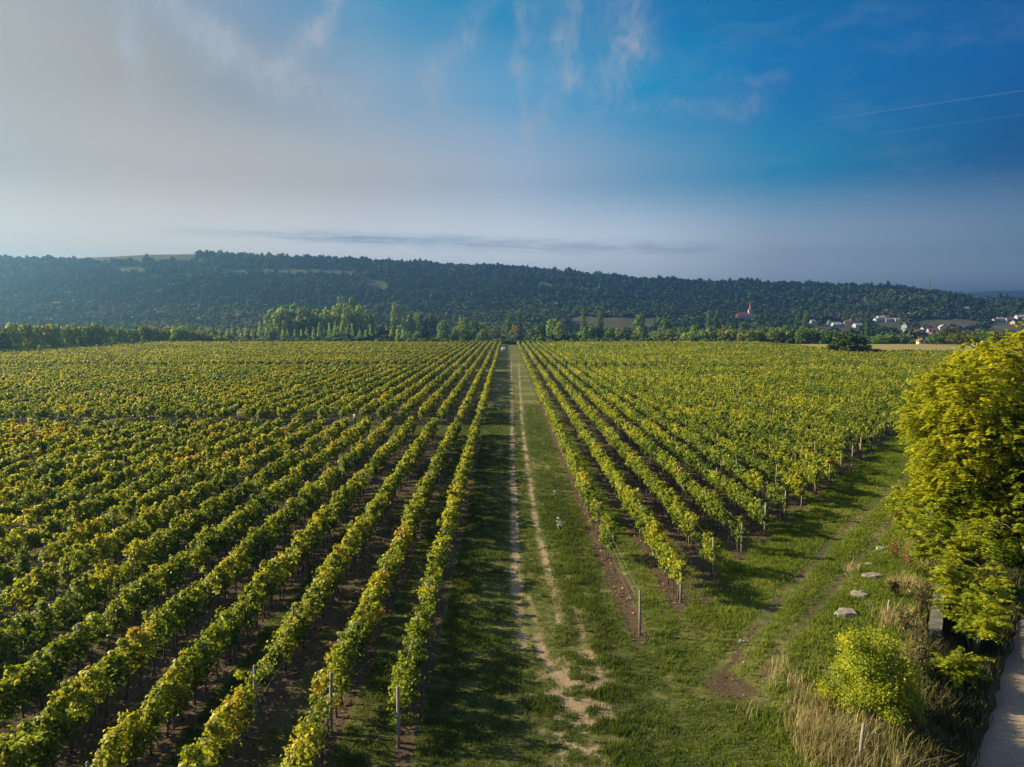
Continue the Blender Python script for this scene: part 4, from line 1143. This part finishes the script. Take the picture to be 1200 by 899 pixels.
HS = [(952,379,9,7,3.2,'plaster_grey','roof_pale',.3,'pale grey house just after the last poplar below the church',1),
 (972,380,6,6,4,'plaster_white','roof_pale',1.3,'tiny white gable house among the dark trees below the hill',1),
 (980,383,14,8,3.4,'plaster_white','roof_pale',.1,'long low house with pale roof beside the tiny white gable house',1),
 (989,377,11,8,3.2,'plaster_cream','roof_brown',.5,'brown-roofed cream house above the long pale-roofed one',1),
 (993,380,11,8,3.2,'plaster_white','roof_red',-.3,'small red-roofed house between two white gables',1),
 (997,379,6,7,4.5,'plaster_white','roof_brown',1.5,'narrow white gable house next to the small red roof',1),
 (1005,384,14,9,3.6,'plaster_white','roof_pale',.2,'wide white house with pale roof just before the lone poplar',1),
 (1027,377,10,8,3.2,'plaster_blue','roof_red',.4,'bluish house just past the lone poplar',1),
 (1032,376,16,9,5,'plaster_white','roof_pale',.1,'big white house with pale roof, highest in the middle of the village',2),
 (1042,377,13,8,3.2,'plaster_white','roof_brown',-.2,'white house with brown roof beside the big white one',1),
 (1051,377,12,8,3.2,'plaster_blue','roof_pale',.2,'pale bluish house ending the upper line of houses',1),
 (1060,386,11,9,5.5,'plaster_blue','roof_pale',.9,'tall pale blue house standing alone among dark trees',2),
 (1063,390,11,8,3.2,'plaster_white','roof_brown',.3,'low white house under the tall pale blue one',1),
 (1075,391,12,8,3.0,'plaster_grey','roof_brown',-.1,'grey brown-roofed house between blue house and red roofs',1),
 (1084,388,13,9,3.2,'plaster_white','roof_red',.15,'red-roofed house at the start of the red roofs',1),
 (1093,390,16,9,3.2,'plaster_grey','roof_red',-.1,'long dark red roof beside the biggest white gable',1),
 (1092,395,9,8,3.4,'plaster_white','roof_brown',1.4,'white gable house under the long dark red roof',1),
 (1104,389,11,11,6.5,'plaster_white','roof_pale',1.35,'biggest white gable house of the village',2),
 (1103,397,8,8,4.0,'plaster_blue','roof_pale',1.4,'small bluish house below the biggest white gable',1),
 (1118,388,12,8,3.2,'plaster_cream','roof_brown',.3,'cream house half hidden by rusty trees',1),
 (1132,364,11,7,3.4,'plaster_white','roof_pale',.1,'lone white house high on the far slope',1),
 (1166,378,12,8,3.4,'plaster_grey','roof_brown',.3,'grey house at the start of the houses above the yellow tree',1),
 (1172,377,14,8,4.2,'plaster_white','roof_pale',.15,'white pale-roofed house above the yellow tree top',1),
 (1183,377,13,9,3.6,'plaster_white','roof_red',-.2,'red-roofed white house above the yellow tree top',1),
 (1188,380,11,8,3.2,'plaster_cream','roof_brown',.6,'cream house just under the red-roofed one above the yellow tree',1),
 (1196,376,20,10,6,'plaster_white','roof_pale',.05,'large white building at the picture edge above the yellow tree',2),
 (825,378,6,6,4,'plaster_blue','roof_pale',1.2,'tiny bluish house in the trees downhill of the church',1)]
for h_ in HS: house(*h_)
house(1079, 402.5, 5.2, 4.5, 2.2, 'plaster_cream', 'roof_brown', 1.45, 'cream gable house at the back edge of the tan field', 1, 452)
house(1085, 403, 6, 4.2, 1.6, 'plaster_cream', 'roof_brown', .1, 'low cream house joined to the gable house behind the tan field', 1, 454)
house(467.5, 383, 7, 6, 4.4, 'plaster_blue', 'roof_pale', 1.5, 'small pale blue building in the trees beside the tall slender poplar', 2, 620)
house(1141, 409, 2.6, 2.4, 1.2, 'plaster_grey', 'roof_pale', .3, 'small white shed roof peeking over the big yellow tree', 1, 385)

tag(link('forest', forest()), 'dense dark blue-green wood covering the long hill', kind='stuff')

# church
X, Y, Z = hit(876, 377); cr = empty('church', (X, Y, Z), 0)
cr.scale = (.84, .84, .92)
nave = MB().box((-8, 0, 4.2), (17, 9, 8.4)); nave.build('wall', M['plaster_white'], cr)
ap = MB(); ap.tube([(-16.5, 0, 0), (-16.5, 0, 7.4)], [4.2, 4.2], 10); ap.build('apse', M['plaster_white'], cr)
rf = MB(); 
for s in (-1, 1):
    vs = [(-16.8, s * 5.2, 8.2), (1.2, s * 5.2, 8.2), (1.2, 0, 13.4), (-16.8, 0, 13.4)]; vs += [(a, b, c + .3) for a, b, c in vs]
    rf.add(vs, [(0, 1, 2, 3), (4, 7, 6, 5), (0, 4, 5, 1), (1, 5, 6, 2), (2, 6, 7, 3), (3, 7, 4, 0)])
rf.build('roof', M['roof_church'], cr)
MB().tube([(-16.5, 0, 7.4), (-16.5, 0, 11.8)], [4.8, .1], 10).build('apse_roof', M['roof_church'], cr)
tw = MB().box((4.0, 0, 8.5), (6.0, 6.0, 17)); tw.box((4.0, 0, 17.2), (6.8, 6.8, .5)); tob = tw.build('tower', M['plaster_white'], cr)
for s in (-1, 1):
    MB().box((4.0, s * 3.03, 14.2), (1.3, .16, 2.6)).build('belfry_opening', M['pane'], tob)
    MB().box((4.0 + s * 3.03, 0, 14.2), (.16, 1.3, 2.6)).build('belfry_opening', M['pane'], tob)
for k in range(4): MB().box((-14 + k * 4, -4.53, 5.0), (1.2, .16, 3.2)).build('window', M['pane'], cr)
sp = MB(); sp.tube([(4, 0, 17.4), (4, 0, 19.2), (4, 0, 21.5), (4, 0, 31)], [4.4, 3.0, 2.0, .12], 8); sp.build('spire', M['roof_church'], cr)
cx_ = MB(); cx_.box((4, 0, 32), (.22, .22, 2.4)); cx_.box((4, 0, 32.4), (1.2, .20, .22)); cx_.build('cross', M['metal'], cr)
tag(cr, 'white church with red roof and pointed red spire on the wooded slope', 'church')

# mast on the ridge
d = ray(1089, 337); Y = 1490; X = d[0] / d[1] * Y; Z = float(hill_z(X, Y)); dt = ray(1089, 321.5); H_ = CAM_H + dt[2] / dt[1] * Y - Z
ms = empty('radio_mast', (X, Y, Z))
for sx in (-1, 1):
    for sy in (-1, 1): MB().tube([(sx * 1.3, sy * 1.3, -1), (sx * .45, sy * .45, H_ * .86)], [.36, .28], 5).build('leg', M['metal'], ms)
lt = MB()
for k in range(9):
    z0, z1 = H_ * .86 * k / 9, H_ * .86 * (k + 1) / 9; r0, r1 = 1.3 - .85 * k / 9, 1.3 - .85 * (k + 1) / 9
    for (a, b) in (((-1, -1), (1, -1)), ((1, -1), (1, 1)), ((1, 1), (-1, 1)), ((-1, 1), (-1, -1))): lt.tube([(a[0] * r0, a[1] * r0, z0), (b[0] * r1, b[1] * r1, z1)], [.08, .08], 4)
lt.build('bracing', M['metal'], ms)
MB().tube([(0, 0, H_ * .84), (0, 0, H_)], [.40, .25], 5).build('antenna', M['metal'], ms)
tag(ms, 'thin steel lattice mast standing on the wooded ridge', 'mast')
# pale pole in the belt (field boundary)
x, y = at(932.5, 401.5); tag(MB().tube([(0, 0, -.2), (0, 0, 5.2)], [.13, .09], 6).build('utility_pole', M['post'], None, (x, y, float(terrain(x, y)))), 'pale wooden pole in front of the green belt by the tan field', 'pole')

# ------------------------------------------------------------------ cars
def car(x, y, rz, lab):
    root = empty('parked_car', (x, y, 0), rz)       # drives along +y
    b = MB(); L, W = 4.3, 1.74
    prof = [(-2.15, .35), (-2.15, .95), (-2.05, 1.02), (-1.75, 1.40), (-1.45, 1.50), (.2, 1.50), (.95, 1.02), (1.95, .86), (2.15, .62), (2.15, .32)]
    n = len(prof); vs = []
    for s in (-1, 1):
        for (yy, z) in prof:
            k = W / 2 - (.16 if z > 1.1 else 0.0); vs.append((s * k, yy, z))
    fs = [tuple(range(n)), tuple(reversed(range(n, 2 * n)))] + [(i, i + n, (i + 1) % n + n, (i + 1) % n) for i in range(n)]
    b.add(vs, fs); me = b.mesh('body', M['white_paint'])
    bm = bmesh.new(); bm.from_mesh(me); bmesh.ops.bevel(bm, geom=list(bm.edges), offset=.04, segments=2, affect='EDGES'); bm.to_mesh(me); bm.free()
    link('body', me, None, root)
    MB().box((0, -1.93, 1.22), (1.22, .05, .34)).build('rear_window', M['glass'], root).rotation_euler = (0, 0, 0)
    for s in (-1, 1):
        MB().box((s * .742, -.55, 1.24), (.06, 1.7, .34)).build('side_window', M['glass'], root)
        MB().box((s * .70, -2.16, .82), (.22, .06, .26)).build('tail_light', M['tail'], root)
        MB().box((s * .66, 2.16, .66), (.32, .06, .16)).build('headlight', M['headlamp'], root)
        MB().box((s * .95, .75, 1.0), (.2, .12, .14)).build('mirror', M['white_paint'], root)
        for yy in (-1.35, 1.35):
            wh = MB().tube([(s * .72, yy, .32), (s * .90, yy, .32)], [.32, .32], 18).build('wheel', M['rubber'], root)
            MB().tube([(s * .89, yy, .32), (s * .915, yy, .32)], [.2, .19], 14).build('rim', M['rim'], wh)
    MB().box((0, 1.0 - .35, 1.27), (1.2, .5, .06)).build('windscreen', M['glass'], root)
    MB().box((0, -2.17, .68), (.5, .05, .12)).build('number_plate', M['plate'], root)
    MB().box((0, -2.16, .44), (1.6, .14, .20)).build('bumper', M['white_paint'], root)
    return tag(root, lab, 'car', 'white cars parked at the far side of the vineyard')
x, y = at(589.8, 411); car(x, y, .04, 'white car seen from behind, parked at the far end of the grass track')
x, y = at(301.5, 409.5, .6); car((301.5 - VX) / FPX * 348.5, 348.5, 1.45, 'white car behind the vines, the one standing nearer the hedge')
x, y = at(329, 410, .6); car((329 - VX) / FPX * 348.5, 348.5, 1.65, 'white car behind the vines, the one standing nearer the track')

# ------------------------------------------------------------------ person in the cross path
def person(x, y, rz):
    root = empty('person', (x, y, 0), rz)         # faces +y
    def skin(name, V, E, Rr, mat, parent, lv=2):
        me = bpy.data.meshes.new(name); me.from_pydata(V, E, []); me.update(); me.materials.append(mat)
        o = link(name, me, None, parent); md = o.modifiers.new('s', 'SKIN'); md.use_smooth_shade = True
        for i, r in enumerate(Rr): me.skin_vertices[0].data[i].radius = r if hasattr(r, '__len__') else (r, r)
        me.skin_vertices[0].data[0].use_root = True
        sb = o.modifiers.new('u', 'SUBSURF'); sb.levels = lv; sb.render_levels = lv
        return o
    V = [(0,0,.95),(0,0,1.12),(0,.02,1.32),(0,.02,1.45),(0,.03,1.52),(0,.05,1.62),(0,.06,1.72),
         (-.17,.02,1.42),(-.24,.10,1.16),(-.20,.30,1.02),(-.18,.36,1.0),(.17,.02,1.42),(.24,.10,1.16),(.20,.30,1.04),(.18,.36,1.02),
         (-.10,0,.90),(-.11,.03,.50),(-.11,-.02,.10),(-.11,.10,.04),(.10,0,.90),(.11,.03,.50),(.11,-.02,.10),(.11,.10,.04)]
    E = [(0,1),(1,2),(2,3),(3,4),(4,5),(5,6),(3,7),(7,8),(8,9),(9,10),(3,11),(11,12),(12,13),(13,14),(0,15),(15,16),(16,17),(17,18),(0,19),(19,20),(20,21),(21,22)]
    Rr = [(.15,.11),(.15,.11),(.17,.12),(.13,.10),.058,(.078,.095),(.07,.085),.065,.05,.036,.03,.065,.05,.036,.03,.085,.062,.045,.035,.085,.062,.045,.035]
    skin('body', V, E, Rr, M['skin'], root)
    V = [(0,0,.86),(0,0,1.12),(0,.02,1.32),(0,.02,1.44),(-.18,.02,1.42),(-.25,.10,1.16),(-.205,.29,1.03),(.18,.02,1.42),(.25,.10,1.16),(.205,.29,1.05)]
    E = [(0,1),(1,2),(2,3),(3,4),(4,5),(5,6),(3,7),(7,8),(8,9)]
    skin('jacket', V, E, [(.19,.14),(.185,.14),(.20,.145),(.15,.12),.085,.066,.05,.085,.066,.05], M['denim'], root)
    V = [(0,0,.97),(-.10,0,.88),(-.11,.03,.50),(-.11,-.02,.12),(.10,0,.88),(.11,.03,.50),(.11,-.02,.12)]
    skin('trousers', V, [(0,1),(1,2),(2,3),(0,4),(4,5),(5,6)], [(.165,.125),.105,.078,.062,.105,.078,.062], M['trouser'], root)
    for s in (-1, 1):
        skin('hand', [(s*.19,.34,1.01),(s*.185,.40,1.0),(s*.17,.46,.985)], [(0,1),(1,2)], [.032,(.04,.02),(.03,.014)], M['skin'], root, 1)
        skin('shoe', [(s*.11,-.05,.05),(s*.11,.07,.045),(s*.11,.17,.035)], [(0,1),(1,2)], [.05,.05,.035], M['rubber'], root, 1)
    bm = MB(); bm.tube([(0,.06,1.70),(0,.06,1.715),(0,.055,1.72),(0,.05,1.80),(0,.05,1.83)], [.20,.20,.115,.10,.05], 16); bm.build('hat', M['straw'], root, smooth=True)
    MB().tube([(0,.02,1.56),(0,.015,1.66),(0,.02,1.72)], [.06,.096,.09], 10).build('hair', M['hair'], root, smooth=True)
    tag(root, 'person in a blue jacket and pale hat standing among the vine rows', 'person')
x, y = at(415, 485.5, 1.83); person(x, y, -1.1)

# ------------------------------------------------------------------ contrails high in the sky
def contrail(p0, p1, wpx, lab, alpha, dist=9000.0):
    pts = []
    for u in np.linspace(0, 1.35, 22):
        d = Vector(ray(p0[0] + (p1[0] - p0[0]) * u, p0[1] + (p1[1] - p0[1]) * u)); pts.append(Vector((0, 0, CAM_H)) + d * ((dist - CAM_H) / d.z))
    a, b_ = pts[0], pts[-1]
    pts = [a.lerp(b_, i / 21) for i in range(22)]
    D = (a - Vector((0, 0, CAM_H))).length
    rad = [D * wpx / FPX * .5 * (.25 + .75 * min(1, i / 6)) for i in range(22)]
    return tag(MB().tube(pts, rad, 8).build('contrail', alpha, None, (0, 0, 0), 0, True), lab, 'contrail', 'vapour trails in the blue sky')
def cmat(name, f):
    m, t, out = new_mat(name); dfu = t.node('ShaderNodeBsdfDiffuse'); dfu.inputs[0].default_value = (.8, .8, .8, 1)
    tr = t.node('ShaderNodeBsdfTransparent'); mx = t.node('ShaderNodeMixShader'); mx.inputs[0].default_value = f
    t.l.new(tr.outputs[0], mx.inputs[1]); t.l.new(dfu.outputs[0], mx.inputs[2]); t.l.new(mx.outputs[0], out.inputs[0]); return m
contrail((944, 143.5), (1200, 106), 1.4, 'upper, brighter and thinner vapour trail across the blue sky', cmat('vapour trail', .013))
contrail((985, 163), (1200, 134), 2.2, 'lower, fainter vapour trail under the bright one', cmat('old vapour trail', .005))
